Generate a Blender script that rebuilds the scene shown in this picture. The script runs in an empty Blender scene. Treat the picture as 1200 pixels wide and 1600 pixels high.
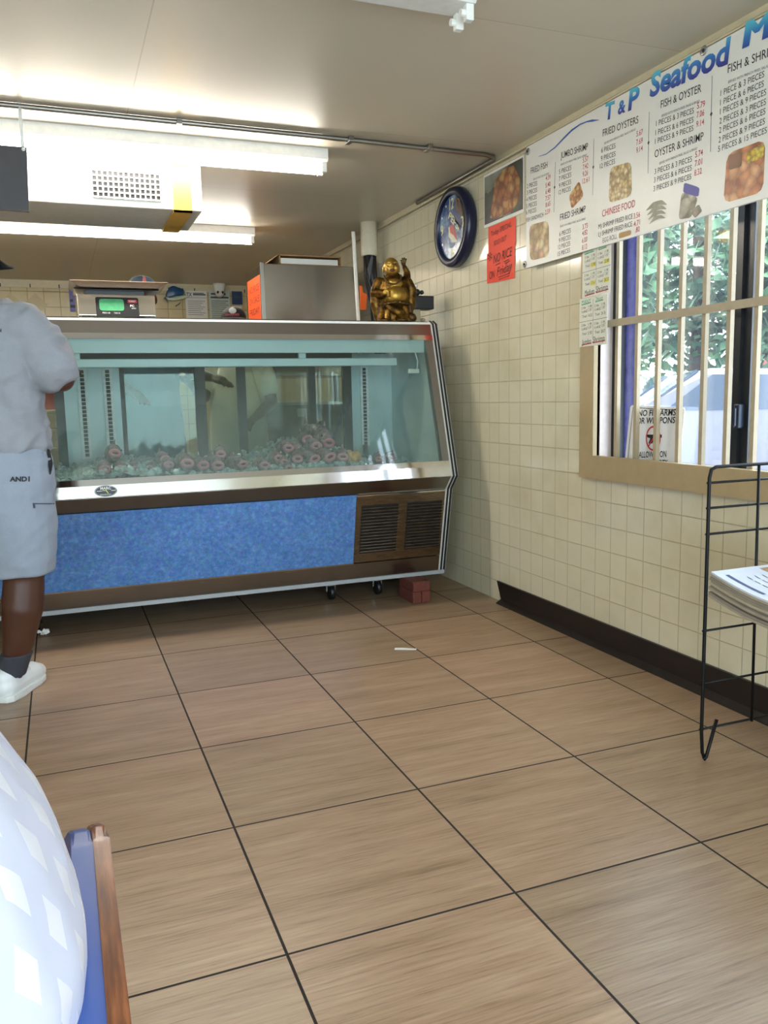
import bpy, bmesh, math, random
from mathutils import Vector, Matrix
random.seed(7)
SC = bpy.context.scene
COL = SC.collection
# ------------------------------------------------------------------ camera
FPX, YAW, PITCH, ROLL = 1285.95, 0.3711, -0.1373, -0.0226
CAM = Vector((-0.36839, -3.84064, 1.16))
fw = Vector((math.sin(YAW)*math.cos(PITCH), math.cos(YAW)*math.cos(PITCH), math.sin(PITCH)))
r0 = Vector((math.cos(YAW), -math.sin(YAW), 0)); u0 = r0.cross(fw)
RT = math.cos(ROLL)*r0 + math.sin(ROLL)*u0
UP = -math.sin(ROLL)*r0 + math.cos(ROLL)*u0
cd = bpy.data.cameras.new('camera'); cam = bpy.data.objects.new('camera', cd); COL.objects.link(cam)
cd.sensor_width = 36; cd.sensor_fit = 'AUTO'; cd.lens = FPX*36/1600; cd.clip_start = 0.05; cd.clip_end = 200
M = Matrix((RT, UP, -fw)).transposed().to_4x4(); M.translation = CAM
cam.matrix_world = M
SC.camera = cam
# ------------------------------------------------------------------ colour management and world
SC.view_settings.view_transform = 'Standard'; SC.view_settings.look = 'None'
SC.view_settings.gamma = 1; SC.view_settings.use_curve_mapping = False
SC.view_settings.exposure = 2.38
EXPO_SKY = 2.1; SUN = 2.2; TUBE = 8.0
w = bpy.data.worlds.new('sky'); SC.world = w; w.use_nodes = True
bg = w.node_tree.nodes['Background']
bg.inputs['Color'].default_value = (0.79, 0.90, 1.04, 1); bg.inputs['Strength'].default_value = EXPO_SKY
try:
    SC.cycles.max_bounces = 10; SC.cycles.diffuse_bounces = 5; SC.cycles.glossy_bounces = 5
    SC.cycles.transparent_max_bounces = 16; SC.cycles.sample_clamp_indirect = 6
    SC.cycles.use_denoising = True; SC.cycles.caustics_reflective = False; SC.cycles.caustics_refractive = False
except Exception: pass
sd = bpy.data.lights.new('sun', 'SUN'); sd.energy = SUN; sd.angle = 0.02; sd.color = (1, .95, .86)
so = bpy.data.objects.new('sun', sd); COL.objects.link(so); so.location = (-4, 6, 12)
so.rotation_euler = Vector((0.5, -0.55, -1.0)).to_track_quat('-Z', 'Y').to_euler()
def portal(loc, direction, sx, sy):
    d = bpy.data.lights.new('sky_portal', 'AREA'); d.shape = 'RECTANGLE'; d.size = sx; d.size_y = sy
    d.cycles.is_portal = True
    o = bpy.data.objects.new('sky_portal', d); COL.objects.link(o); o.location = loc
    o.rotation_euler = Vector(direction).to_track_quat('-Z', 'Y').to_euler()
portal((-1.1, -5.28, 1.25), (0, 1, 0), 5.3, 2.2)
portal((2.06, -1.6, 1.42), (-1, 0, 0), 2.0, 1.15)
# ------------------------------------------------------------------ pixel helpers
def ray(x, y): return fw + RT*((x-600)/FPX) - UP*((y-800)/FPX)
def onX(x, y, X): d = ray(x, y); return CAM + d*((X-CAM.x)/d.x)
def onY(x, y, Y): d = ray(x, y); return CAM + d*((Y-CAM.y)/d.y)
def onZ(x, y, Z): d = ray(x, y); return CAM + d*((Z-CAM.z)/d.z)
# ------------------------------------------------------------------ materials
def lin(c):
    if isinstance(c, str): c = tuple(int(c[i:i+2], 16)/255 for i in (0, 2, 4))
    return tuple((v/12.92 if v <= .04045 else ((v+.055)/1.055)**2.4) for v in c) + (1,)
MATS = {}
class NT:
    def __init__(s, name):
        s.m = bpy.data.materials.new(name); s.m.use_nodes = True; s.t = s.m.node_tree
        s.b = s.t.nodes['Principled BSDF']; s.out = s.t.nodes['Material Output']
    def n(s, kind, **kw):
        x = s.t.nodes.new(kind)
        for k, v in kw.items(): setattr(x, k, v)
        return x
    def l(s, a, b): s.t.links.new(a, b)
    def coord(s, out='Object', scale=(1, 1, 1), loc=(0, 0, 0), rot=(0, 0, 0)):
        c = s.n('ShaderNodeTexCoord'); mp = s.n('ShaderNodeMapping')
        mp.inputs['Scale'].default_value = scale; mp.inputs['Location'].default_value = loc; mp.inputs['Rotation'].default_value = rot
        s.l(c.outputs[out], mp.inputs['Vector']); return mp.outputs['Vector']
    def noise(s, vec, scale=5, detail=4, rough=.55):
        x = s.n('ShaderNodeTexNoise'); x.inputs['Scale'].default_value = scale; x.inputs['Detail'].default_value = detail
        x.inputs['Roughness'].default_value = rough; s.l(vec, x.inputs['Vector']); return x.outputs['Fac']
    def ramp(s, fac, stops):
        x = s.n('ShaderNodeValToRGB'); e = x.color_ramp.elements
        while len(e) < len(stops): e.new(.5)
        for i, (p, c) in enumerate(stops): e[i].position = p; e[i].color = lin(c) if not isinstance(c, float) else (c, c, c, 1)
        s.l(fac, x.inputs['Fac']); return x.outputs['Color']
    def mix(s, fac, a, b, mode='MIX'):
        x = s.n('ShaderNodeMix', data_type='RGBA', blend_type=mode)
        for sock, v in ((x.inputs[0], fac), (x.inputs[6], a), (x.inputs[7], b)):
            if hasattr(v, 'node'): s.l(v, sock)
            elif isinstance(v, (int, float)): sock.default_value = v
            else: sock.default_value = lin(v)
        return x.outputs[2]
    def bump(s, h, strength=.3, dist=.01):
        x = s.n('ShaderNodeBump'); x.inputs['Strength'].default_value = strength; x.inputs['Distance'].default_value = dist
        s.l(h, x.inputs['Height']); s.l(x.outputs['Normal'], s.b.inputs['Normal'])
    def set(s, **kw):
        for k, v in kw.items():
            sock = s.b.inputs[k.replace('_', ' ')]
            if hasattr(v, 'node'): s.l(v, sock)
            else: sock.default_value = v
def plain(name, c, rough=.5, metal=0., var=.08, scale=30, spec=.5, bump=0):
    if name in MATS: return MATS[name]
    t = NT(name); v = t.coord()
    f = t.noise(v, scale, 3)
    base = lin(c)
    dark = tuple(max(0, x*(1-var*2)) for x in base[:3]) + (1,)
    lite = tuple(min(1, x*(1+var)) for x in base[:3]) + (1,)
    x = t.n('ShaderNodeMix', data_type='RGBA'); t.l(f, x.inputs[0]); x.inputs[6].default_value = dark; x.inputs[7].default_value = lite
    t.set(Base_Color=x.outputs[2], Roughness=rough, Metallic=metal); t.b.inputs['Specular IOR Level'].default_value = spec
    if bump: t.bump(f, bump, .005)
    MATS[name] = t.m; return t.m
def emit(name, c, s):
    if name in MATS: return MATS[name]
    t = NT(name); t.b.inputs['Base Color'].default_value = lin(c); t.b.inputs['Emission Color'].default_value = lin(c)
    t.b.inputs['Emission Strength'].default_value = s; MATS[name] = t.m; return t.m
def m_floor():
    t = NT('wood_look_tile'); c = t.n('ShaderNodeTexCoord')
    br = t.n('ShaderNodeTexBrick', offset=0.0, squash=1.0); t.l(c.outputs['Object'], br.inputs['Vector'])
    for k, v in {'Scale': 1, 'Mortar Size': .0034, 'Mortar Smooth': .1, 'Brick Width': .5519, 'Row Height': .5678, 'Bias': 0}.items(): br.inputs[k].default_value = v
    br.inputs['Color1'].default_value = (0, 0, 0, 1); br.inputs['Color2'].default_value = (1, 1, 1, 1); br.inputs['Mortar'].default_value = (.5, .5, .5, 1)
    off = t.n('ShaderNodeVectorMath', operation='SCALE'); t.l(br.outputs['Color'], off.inputs[0]); off.inputs['Scale'].default_value = 7.3
    ad = t.n('ShaderNodeVectorMath', operation='ADD'); t.l(c.outputs['Object'], ad.inputs[0]); t.l(off.outputs[0], ad.inputs[1])
    def mp(sc):
        m = t.n('ShaderNodeMapping'); m.inputs['Scale'].default_value = sc; t.l(ad.outputs[0], m.inputs['Vector']); return m.outputs['Vector']
    n1 = t.noise(mp((.9, 9, 1)), 2.0, 5, .6); n2 = t.noise(mp((2.2, 60, 1)), 2.5, 6, .7); n3 = t.noise(mp((6, 220, 1)), 2, 3, .6)
    c1 = t.ramp(n1, [(.28, '7d6650'), (.42, 'a0886e'), (.50, 'a58a76'), (.60, 'b39e84'), (.72, 'a48b72')])
    c2 = t.ramp(n2, [(.34, '5f4c3c'), (.46, 'a08a74'), (.68, 'c3af96')])
    col = t.mix(.42, c1, c2); 
    c3 = t.ramp(n3, [(.62, .0), (.72, 1.0)])
    col = t.mix(t_mul(t, c3, .35), col, 'c9b18f')
    tint = t.mix(br.outputs['Color'], 'd2cabd', 'f3e2d6'); col = t.mix(.8, col, tint, 'MULTIPLY')
    col = t.mix(br.outputs['Fac'], col, '241a14')
    rg = t.ramp(br.outputs['Fac'], [(0, .34), (1, .8)])
    t.set(Base_Color=col, Roughness=rg); t.b.inputs['Specular IOR Level'].default_value = .45
    inv = t.n('ShaderNodeMath', operation='MULTIPLY_ADD'); t.l(br.outputs['Fac'], inv.inputs[0]); inv.inputs[1].default_value = -1; inv.inputs[2].default_value = 1
    t.bump(inv.outputs[0], .5, .003); return t.m
def t_mul(t, a, k):
    x = t.n('ShaderNodeMath', operation='MULTIPLY'); t.l(a, x.inputs[0]); x.inputs[1].default_value = k; return x.outputs[0]
def m_walltile(name, pw, ph, py, pz, axis='Y', col='d8d0b6', grout='b3a887', rough=.13, msize=.0018):
    t = NT(name); c = t.n('ShaderNodeTexCoord'); sp = t.n('ShaderNodeSeparateXYZ'); t.l(c.outputs['Object'], sp.inputs[0])
    cb = t.n('ShaderNodeCombineXYZ'); t.l(sp.outputs[axis], cb.inputs['X']); t.l(sp.outputs['Z'], cb.inputs['Y'])
    mp = t.n('ShaderNodeMapping'); mp.inputs['Location'].default_value = (-py+40*pw, -pz, 0); t.l(cb.outputs[0], mp.inputs['Vector'])
    br = t.n('ShaderNodeTexBrick', offset=0.0, squash=1.0); t.l(mp.outputs[0], br.inputs['Vector'])
    for k, v in {'Scale': 1, 'Mortar Size': msize, 'Mortar Smooth': .3, 'Brick Width': pw, 'Row Height': ph}.items(): br.inputs[k].default_value = v
    a = lin(col); br.inputs['Color1'].default_value = a; br.inputs['Color2'].default_value = tuple(v*.95 for v in a[:3])+(1,); br.inputs['Mortar'].default_value = lin(grout)
    st = t.ramp(t.noise(t.coord(scale=(1, 1, 1)), 1.7, 6, .65), [(.25, 'cfc3a2'), (.55, 'ffffff')])
    cc = t.mix(.5, br.outputs['Color'], st, 'MULTIPLY')
    rg = t.ramp(br.outputs['Fac'], [(0, rough), (1, .7)])
    t.set(Base_Color=cc, Roughness=rg)
    # tiles a little pillowed
    inv = t.n('ShaderNodeMath', operation='MULTIPLY_ADD'); t.l(br.outputs['Fac'], inv.inputs[0]); inv.inputs[1].default_value = -1; inv.inputs[2].default_value = 1
    t.bump(inv.outputs[0], .6, .004); return t.m
def m_steel(name, c='b9b6b0', rough=.2, scale=(3, 3, 120), amt=.12):
    t = NT(name); n = t.noise(t.coord(scale=scale), 3, 4)
    t.set(Base_Color=lin(c), Metallic=1.0)
    x = t.n('ShaderNodeMapRange'); t.l(n, x.inputs[0]); x.inputs[3].default_value = max(.02, rough-amt/2); x.inputs[4].default_value = rough+amt/2
    t.l(x.outputs[0], t.b.inputs['Roughness']); return t.m
def m_laminate():
    t = NT('blue_speckled_laminate'); v = t.coord()
    vo = t.n('ShaderNodeTexVoronoi'); vo.inputs['Scale'].default_value = 75; t.l(v, vo.inputs['Vector'])
    f = t.noise(v, 45, 5, .7); f2 = t.noise(v, 7, 3, .6)
    c = t.ramp(f, [(.3, '35598f'), (.48, '4a76b4'), (.58, '5a86c0'), (.74, '86a9d8')])
    c2 = t.ramp(f2, [(.3, '4470ac'), (.7, '6690c6')])
    c = t.mix(.35, c, c2); sp = t.mix(.22, c, vo.outputs['Color'], 'SOFT_LIGHT')
    t.set(Base_Color=sp, Roughness=.42); return t.m
def m_glass(name, tint, haze=0., hazecol='c8d8d4', hz=None, refl=1.0):
    t = NT(name); tr = t.n('ShaderNodeBsdfTransparent'); tr.inputs[0].default_value = lin(tint)
    gl = t.n('ShaderNodeBsdfGlossy'); gl.inputs['Roughness'].default_value = .03; gl.inputs[0].default_value = (1, 1, 1, 1)
    fr = t.n('ShaderNodeFresnel'); ge = t.n('ShaderNodeNewGeometry'); io = t.n('ShaderNodeMapRange'); t.l(ge.outputs['Backfacing'], io.inputs[0])
    io.inputs[3].default_value = 1.5; io.inputs[4].default_value = 1/1.5; t.l(io.outputs[0], fr.inputs[0])
    f = t_mul(t, fr.outputs[0], refl)
    m1 = t.n('ShaderNodeMixShader'); t.l(f, m1.inputs[0]); t.l(tr.outputs[0], m1.inputs[1]); t.l(gl.outputs[0], m1.inputs[2])
    last = m1.outputs[0]
    if haze:
        df = t.n('ShaderNodeBsdfDiffuse'); df.inputs[0].default_value = lin(hazecol)
        tl = t.n('ShaderNodeBsdfTranslucent'); tl.inputs[0].default_value = lin(hazecol)
        ms = t.n('ShaderNodeMixShader'); ms.inputs[0].default_value = .5; t.l(df.outputs[0], ms.inputs[1]); t.l(tl.outputs[0], ms.inputs[2])
        m2 = t.n('ShaderNodeMixShader'); t.l(last, m2.inputs[1]); t.l(ms.outputs[0], m2.inputs[2])
        n = t.noise(t.coord(scale=(2, 2, 3)), 2.2, 5, .6)
        if hz:   # condensation gathers low on the pane
            sp = t.n('ShaderNodeSeparateXYZ'); c = t.n('ShaderNodeTexCoord'); t.l(c.outputs['Object'], sp.inputs[0])
            mr = t.n('ShaderNodeMapRange'); t.l(sp.outputs['Z'], mr.inputs[0]); mr.inputs[1].default_value = hz[0]; mr.inputs[2].default_value = hz[1]
            mr.inputs[3].default_value = 1.; mr.inputs[4].default_value = .06
            x = t.n('ShaderNodeMath', operation='MULTIPLY'); t.l(n, x.inputs[0]); t.l(mr.outputs[0], x.inputs[1]); n = x.outputs[0]
        t.l(t_mul(t, n, haze*2), m2.inputs[0]); last = m2.outputs[0]
    t.l(last, t.out.inputs['Surface']); return t.m
def m_food(name, cols, scale=60):
    t = NT(name); v = t.coord(); n = t.n('ShaderNodeTexNoise'); n.inputs['Scale'].default_value = scale*.8; n.inputs['Detail'].default_value = 5; t.l(v, n.inputs['Vector'])
    off = t.n('ShaderNodeVectorMath', operation='MULTIPLY_ADD'); t.l(n.outputs['Color'], off.inputs[0]); off.inputs[1].default_value = (1.1/scale,)*3; t.l(v, off.inputs[2])
    vo = t.n('ShaderNodeTexVoronoi'); vo.inputs['Scale'].default_value = scale; t.l(off.outputs[0], vo.inputs['Vector'])
    sp = t.n('ShaderNodeSeparateColor'); t.l(vo.outputs['Color'], sp.inputs[0])
    c = t.ramp(sp.outputs[0], [(i/(len(cols)-1), k) for i, k in enumerate(cols)])
    e = t.ramp(vo.outputs['Distance'], [(.15, 'ffffff'), (.75, '8a6a50')])
    c = t.mix(.8, c, e, 'MULTIPLY'); t.set(Base_Color=c, Roughness=.4); return t.m
def m_gradz(name, z0, z1, a, b, c):
    t = NT(name); sp = t.n('ShaderNodeSeparateXYZ'); co = t.n('ShaderNodeTexCoord'); t.l(co.outputs['Generated'], sp.inputs[0])
    col = t.ramp(sp.outputs['Z'], [(z0, a), ((z0+z1)/2, b), (z1, c)]); t.set(Base_Color=col, Roughness=.4); return t.m
def m_cloth(name, c, var=.15, scale=140, weave=.25, rough=.9):
    t = NT(name); v = t.coord(); f = t.noise(v, scale, 3, .7); g = t.noise(v, 9, 3)
    b = lin(c)
    x = t.n('ShaderNodeMix', data_type='RGBA'); t.l(f, x.inputs[0]); x.inputs[6].default_value = tuple(q*(1-var) for q in b[:3])+(1,); x.inputs[7].default_value = tuple(min(1, q*(1+var)) for q in b[:3])+(1,)
    t.set(Base_Color=x.outputs[2], Roughness=rough); t.b.inputs['Specular IOR Level'].default_value = .2
    # soft folds
    fo = t.noise(t.coord(scale=(1.0, 1.0, .45), rot=(.5, .5, .2)), 9, 2, .5)
    t.bump(fo, weave, .03); return t.m
# ------------------------------------------------------------------ mesh helpers
class MB:
    def __init__(s): s.bm = bmesh.new()
    def face(s, pts):
        vs = [s.bm.verts.new(p) for p in pts]
        try: return s.bm.faces.new(vs)
        except ValueError: return None
    def box(s, a, b, bevel=0.):
        x0, x1 = sorted((a[0], b[0])); y0, y1 = sorted((a[1], b[1])); z0, z1 = sorted((a[2], b[2]))
        v = [s.bm.verts.new(p) for p in ((x0,y0,z0),(x1,y0,z0),(x1,y1,z0),(x0,y1,z0),(x0,y0,z1),(x1,y0,z1),(x1,y1,z1),(x0,y1,z1))]
        fs = [s.bm.faces.new([v[i] for i in q]) for q in ((3,2,1,0),(4,5,6,7),(0,1,5,4),(1,2,6,5),(2,3,7,6),(3,0,4,7))]
        if bevel:
            es = list({e for f in fs for e in f.edges})
            bmesh.ops.bevel(s.bm, geom=es, offset=bevel, segments=2, affect='EDGES', profile=.5)
        return s
    def prism(s, pts, vec, bevel=0.):
        vec = Vector(vec); a = [s.bm.verts.new(p) for p in pts]; b = [s.bm.verts.new(Vector(p)+vec) for p in pts]
        n = len(pts); fs = [s.bm.faces.new(list(reversed(a))), s.bm.faces.new(b)]
        for i in range(n): fs.append(s.bm.faces.new((a[i], a[(i+1) % n], b[(i+1) % n], b[i])))
        if bevel:
            es = list({e for f in fs for e in f.edges}); bmesh.ops.bevel(s.bm, geom=es, offset=bevel, segments=2, affect='EDGES', profile=.5)
        return s
    def tube(s, pts, r, n=10, cap=True):
        pts = [Vector(p) for p in pts]; rs = r if isinstance(r, (list, tuple)) else [r]*len(pts)
        rings = []; ref = None
        for i, p in enumerate(pts):
            d = (pts[min(i+1, len(pts)-1)] - pts[max(i-1, 0)]).normalized()
            if ref is None: ref = d.orthogonal().normalized()
            ref = (ref - d*ref.dot(d)); ref = ref.normalized() if ref.length > 1e-6 else d.orthogonal().normalized()
            q = d.cross(ref)
            rings.append([s.bm.verts.new(p + (ref*math.cos(2*math.pi*k/n) + q*math.sin(2*math.pi*k/n))*rs[i]) for k in range(n)])
        for a, b in zip(rings, rings[1:]):
            for k in range(n): s.bm.faces.new((a[k], a[(k+1) % n], b[(k+1) % n], b[k]))
        if cap: s.bm.faces.new(list(reversed(rings[0]))); s.bm.faces.new(rings[-1])
        return s
    def capsule(s, pts, rs, n=14):
        """tapered limb with rounded ends"""
        P = [Vector(p) for p in pts]; R = list(rs)
        d0 = (P[0]-P[1]).normalized(); d1 = (P[-1]-P[-2]).normalized()
        pre = [(P[0]+d0*R[0]*k, R[0]*math.sqrt(max(0, 1-k*k))) for k in (.97, .8, .45)]
        post = [(P[-1]+d1*R[-1]*k, R[-1]*math.sqrt(max(0, 1-k*k))) for k in (.45, .8, .97)]
        allp = pre + list(zip(P, R)) + post
        return s.tube([a for a, _ in allp], [max(b, .0005) for _, b in allp], n)
    def rings(s, rs, n=20):
        """stack of elliptical rings: (x,y,z,rx,ry)"""
        prev = None; first = None
        for (x, y, z, rx, ry) in rs:
            cur = [s.bm.verts.new((x+rx*math.cos(2*math.pi*k/n), y+ry*math.sin(2*math.pi*k/n), z)) for k in range(n)]
            if prev:
                for k in range(n): s.bm.faces.new((prev[k], prev[(k+1) % n], cur[(k+1) % n], cur[k]))
            else: first = cur
            prev = cur
        s.bm.faces.new(list(reversed(first))); s.bm.faces.new(prev); return s
    def ball(s, c, r, seg=14, rot=None):
        r = (r, r, r) if isinstance(r, (int, float)) else r
        m = Matrix.Translation(c) @ (rot.to_4x4() if rot else Matrix()) @ Matrix.Diagonal((*r, 1))
        bmesh.ops.create_uvsphere(s.bm, u_segments=seg, v_segments=max(6, seg*2//3), radius=1, matrix=m); return s
    def ico(s, c, r, sub=1, jit=0., rot=None):
        r = (r, r, r) if isinstance(r, (int, float)) else r
        m = Matrix.Translation(c) @ (rot.to_4x4() if rot else Matrix()) @ Matrix.Diagonal((*r, 1))
        g = bmesh.ops.create_icosphere(s.bm, subdivisions=sub, radius=1, matrix=m)
        if jit:
            for v in g['verts']: v.co += Vector((random.uniform(-1, 1), random.uniform(-1, 1), random.uniform(-1, 1)))*jit
        return s
    def lathe(s, prof, c=(0, 0, 0), n=24, axis='Z'):
        prev = None
        def pt(r, h, a):
            p = (r*math.cos(a), r*math.sin(a), h)
            if axis == 'X': p = (h, p[0], p[1])
            if axis == 'Y': p = (p[0], h, p[1])
            return Vector(p)+Vector(c)
        for r, h in prof:
            cur = [s.bm.verts.new(pt(max(r, 1e-4), h, 2*math.pi*k/n)) for k in range(n)]
            if prev:
                for k in range(n): s.bm.faces.new((prev[k], prev[(k+1) % n], cur[(k+1) % n], cur[k]))
            else: s.bm.faces.new(list(reversed(cur)))
            prev = cur
        s.bm.faces.new(prev); return s
    def disc(s, c, r, u, v, n=20, ry=None):
        c = Vector(c); u = Vector(u); v = Vector(v)
        return s.face([c+u*r*math.cos(2*math.pi*k/n)+v*(ry or r)*math.sin(2*math.pi*k/n) for k in range(n)])
def obj(name, mb, m, parent=None, smooth=False, local=False, remesh=None, label=None, fix=True):
    me = bpy.data.meshes.new(name)
    if fix: bmesh.ops.recalc_face_normals(mb.bm, faces=mb.bm.faces)
    if parent is not None and not local:
        p = parent; off = Vector()
        chain = []
        while p: chain.append(p); p = p.parent
        mat = Matrix()
        for q in reversed(chain): mat = mat @ (Matrix.LocRotScale(q.location, q.rotation_euler, q.scale))
        bmesh.ops.transform(mb.bm, matrix=mat.inverted(), verts=mb.bm.verts)
    mb.bm.to_mesh(me); mb.bm.free()
    o = bpy.data.objects.new(name, me); COL.objects.link(o)
    if remesh:
        vx, it = remesh
        md = o.modifiers.new('r', 'REMESH'); md.mode = 'VOXEL'; md.voxel_size = vx
        ms = o.modifiers.new('s', 'SMOOTH'); ms.factor = .5; ms.iterations = it
        dg = bpy.context.evaluated_depsgraph_get(); dg.update()
        nm = bpy.data.meshes.new_from_object(o.evaluated_get(dg)); o.modifiers.clear(); o.data = nm; nm.name = name
        me = nm
    for f in me.polygons: f.use_smooth = bool(smooth)
    me.materials.clear(); me.materials.append(m)
    if parent is not None: o.parent = parent
    if label: o['label'] = label
    return o
def smooth_angle(o, deg=35):
    me = o.data
    for p in me.polygons: p.use_smooth = True
    try: me.set_sharp_from_angle(angle=math.radians(deg))
    except Exception: pass
    return o
def tag(o, label, cat, group=None, kind=None):
    o['label'] = label; o['category'] = cat
    if group: o['group'] = group
    if kind: o['kind'] = kind
    return o
def thing(name, label, cat, loc=(0, 0, 0), rz=0., group=None):
    o = bpy.data.objects.new(name, None); COL.objects.link(o); o.location = loc; o.rotation_euler = (0, 0, rz); o.empty_display_size = .1
    return tag(o, label, cat, group)
def struct(name, mb, m, smooth=False, parent=None):
    o = obj(name, mb, m, parent, smooth)
    if parent is None: o['kind'] = 'structure'
    return o
def copy_tree(o, parent=None):
    c = o.copy(); COL.objects.link(c)
    if parent: c.parent = parent
    for ch in list(o.children): copy_tree(ch, c)
    return c
# lettering: flat filled glyph outlines laid on a plane
TXT = {}
def glyphs(s, bold=0., shear=0.):
    k = (s, bold, shear)
    if k not in TXT:
        cu = bpy.data.curves.new('t', 'FONT'); cu.body = s; cu.offset = bold; cu.shear = shear; cu.resolution_u = 3
        o = bpy.data.objects.new('t', cu); COL.objects.link(o)
        dg = bpy.context.evaluated_depsgraph_get(); dg.update()
        me = bpy.data.meshes.new_from_object(o.evaluated_get(dg))
        TXT[k] = ([tuple(v.co) for v in me.vertices], [tuple(p.vertices) for p in me.polygons])
        bpy.data.objects.remove(o); bpy.data.curves.remove(cu); bpy.data.meshes.remove(me)
    return TXT[k]
CAPH = None
def letter(mb, s, o, right, up, width=None, height=.03, bold=0., shear=0., curve=None):
    """text s with its left baseline at o; height = capital height; width fits the string"""
    global CAPH
    if CAPH is None: CAPH = max(v[1] for v in glyphs('H')[0])
    vs, fs = glyphs(s, bold, shear)
    if not vs: return
    x0 = min(v[0] for v in vs); x1 = max(v[0] for v in vs)
    sy = height/CAPH; sx = (width/(x1-x0)) if width else sy
    o = Vector(o); right = Vector(right); up = Vector(up); bv = []
    for v in vs:
        bv.append(mb.bm.verts.new(o + right*((v[0]-x0)*sx) + up*(v[1]*sy)))
    for f in fs:
        try: mb.bm.faces.new([bv[i] for i in f])
        except ValueError: pass
# ------------------------------------------------------------------ shared materials
STEEL = m_steel('brushed_stainless', 'b4b0a9', .22)
STEELD = m_steel('dull_stainless', '8f8a82', .3)
BRONZE = m_steel('brown_stainless', '8a7a66', .28)
CHROME = m_steel('polished_stainless', 'dcdcdc', .08, amt=.06)
BLACK = plain('black_plastic', '17171a', .4); BLACKM = plain('black_wire_paint', '0a0a0b', .5, spec=.25)
WHITE = plain('white_paint', 'e9e8e2', .45); PAPER = plain('white_paper', 'e6e4de', .6, var=.03)
CREAM = plain('cream_paint', 'd8cdae', .5); TAN = plain('tan_paint', 'ab9670', .45, var=.06)
SKIN = plain('brown_skin', '4a2a1d', .45, var=.12, scale=12); INK = plain('black_ink', '151515', .6); RED = plain('red_ink', 'c9303a', .6)
GREENI = plain('green_ink', '2d9a6a', .6); YELI = plain('yellow_highlighter', 'd6cf60', .6)
ORANGE = plain('orange_paper', 'f2541f', .6, var=.04); LINER = plain('pale_blue_liner', 'c3d3d4', .28, var=.06, scale=5)
WCARD = plain('brown_cardboard', 'a88055', .8)
# ================================================================== SETTING
YB, YF, XL, XW, ZC = 5.32, -5.3, -4.6, 1.90, 2.41
struct('floor', MB().box((XL, YF, -.05), (XW, YB, 0)), m_floor())
ct = NT('ceiling_panel'); cc = ct.n('ShaderNodeTexCoord'); br = ct.n('ShaderNodeTexBrick', offset=0.0); ct.l(cc.outputs['Object'], br.inputs['Vector'])
for k, v in {'Scale': 1, 'Mortar Size': .0025, 'Brick Width': 2.44, 'Row Height': 1.22}.items(): br.inputs[k].default_value = v
br.inputs['Color1'].default_value = lin('c9c0ae'); br.inputs['Color2'].default_value = lin('c5bca9'); br.inputs['Mortar'].default_value = lin('b0a693')
ct.set(Base_Color=br.outputs['Color'], Roughness=.38)
struct('ceiling', MB().box((XL, YF, ZC), (XW+.25, YB, ZC+.12)), ct.m)
WT = m_walltile('cream_wall_tile', .1123, .1125, .087, -.002, msize=.0024, grout='b2a88c')
# right wall with its window opening (built as four pieces of one wall)
WY0, WY1, WZ0, WZ1 = -2.62, -.70, .88, 1.98
mb = MB(); TH = .16
mb.box((XW, WY1, 0), (XW+TH, YB, ZC)); mb.box((XW, YF, 0), (XW+TH, WY0, ZC))
mb.box((XW, WY0, 0), (XW+TH, WY1, WZ0-.045)); mb.box((XW, WY0, WZ1), (XW+TH, WY1, ZC))
struct('wall_right', mb, WT)
BT = m_walltile('beige_back_tile', .152, .152, .03, .02, 'X', 'cfbd8e', '8f8160', .25, .003)
struct('wall_back', MB().box((XL, YB, 0), (XW+TH, YB+.12, ZC)), BT)
LW = plain('cream_left_wall', 'd2c7a8', .5)
struct('wall_left', MB().box((XL-.12, YF, 0), (XL, YB, ZC)), LW)
mb = MB(); mb.box((XL, YF-.12, 0), (XW+TH, YF, .2)); mb.box((XL, YF-.12, 2.32), (XW+TH, YF, ZC))
for a, b in ((XL, -3.75), (-1.2, -1.1), (1.5, XW+TH)): mb.box((a, YF-.12, .2), (b, YF, 2.32))
struct('wall_front', mb, LW)
mb = MB().box((-3.75, YF-.07, .2), (1.5, YF-.06, 2.32)); struct('window_2', mb, m_glass('storefront_glass', 'f2f7f5'))
# baseboard with its slanted cut end
BB = plain('dark_brown_baseboard', '1d1613', .35)
mb = MB(); prof = [(XW, .115), (XW-.012, .115), (XW-.014, .02), (XW-.05, .004), (XW-.05, 0), (XW, 0)]
a = [mb.bm.verts.new((x, .15 + (.06*(z/.115)), z)) for x, z in prof]; b = [mb.bm.verts.new((x, YF, z)) for x, z in prof]
for i in range(6): mb.bm.faces.new((a[i], a[(i+1) % 6], b[(i+1) % 6], b[i]))
mb.bm.faces.new(a); mb.bm.faces.new(list(reversed(b)))
struct('baseboard_right', mb, BB)
mb = MB().box((XW-.02, YF, ZC-.028), (XW, YB, ZC)); mb.tube([(XW-.022, YF, ZC-.03), (XW-.022, .3, ZC-.03), (XW-.02, 1.2, ZC-.034), (XW-.022, YB, ZC-.03)], .006, 6)
struct('trim_1', mb, plain('corner_trim', 'c3b696', .5))
mb = MB().box((XL, YB-.015, ZC-.075), (XW, YB, ZC)); struct('trim_2', mb, plain('top_trim_tile', 'd4c7a3', .35))
mb = MB()
for i in range(14): mb.box((-1.9+i*.27, YB-.018, ZC-.075), (-1.89+i*.27, YB-.0152, ZC-.04))
struct('trim_3', mb, BLACK)
mb = MB()
for i in range(7):     # diamond accent tiles
    x = -1.42+.152*1.5*i*1.0; z = 2.17
    mb.prism([(x, YB-.003, z-.115), (x+.115, YB-.003, z), (x, YB-.003, z+.115), (x-.115, YB-.003, z)], (0, .002, 0)) if x < -.35 else None
struct('trim_4', mb, plain('diamond_tile', 'bda978', .3))
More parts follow.
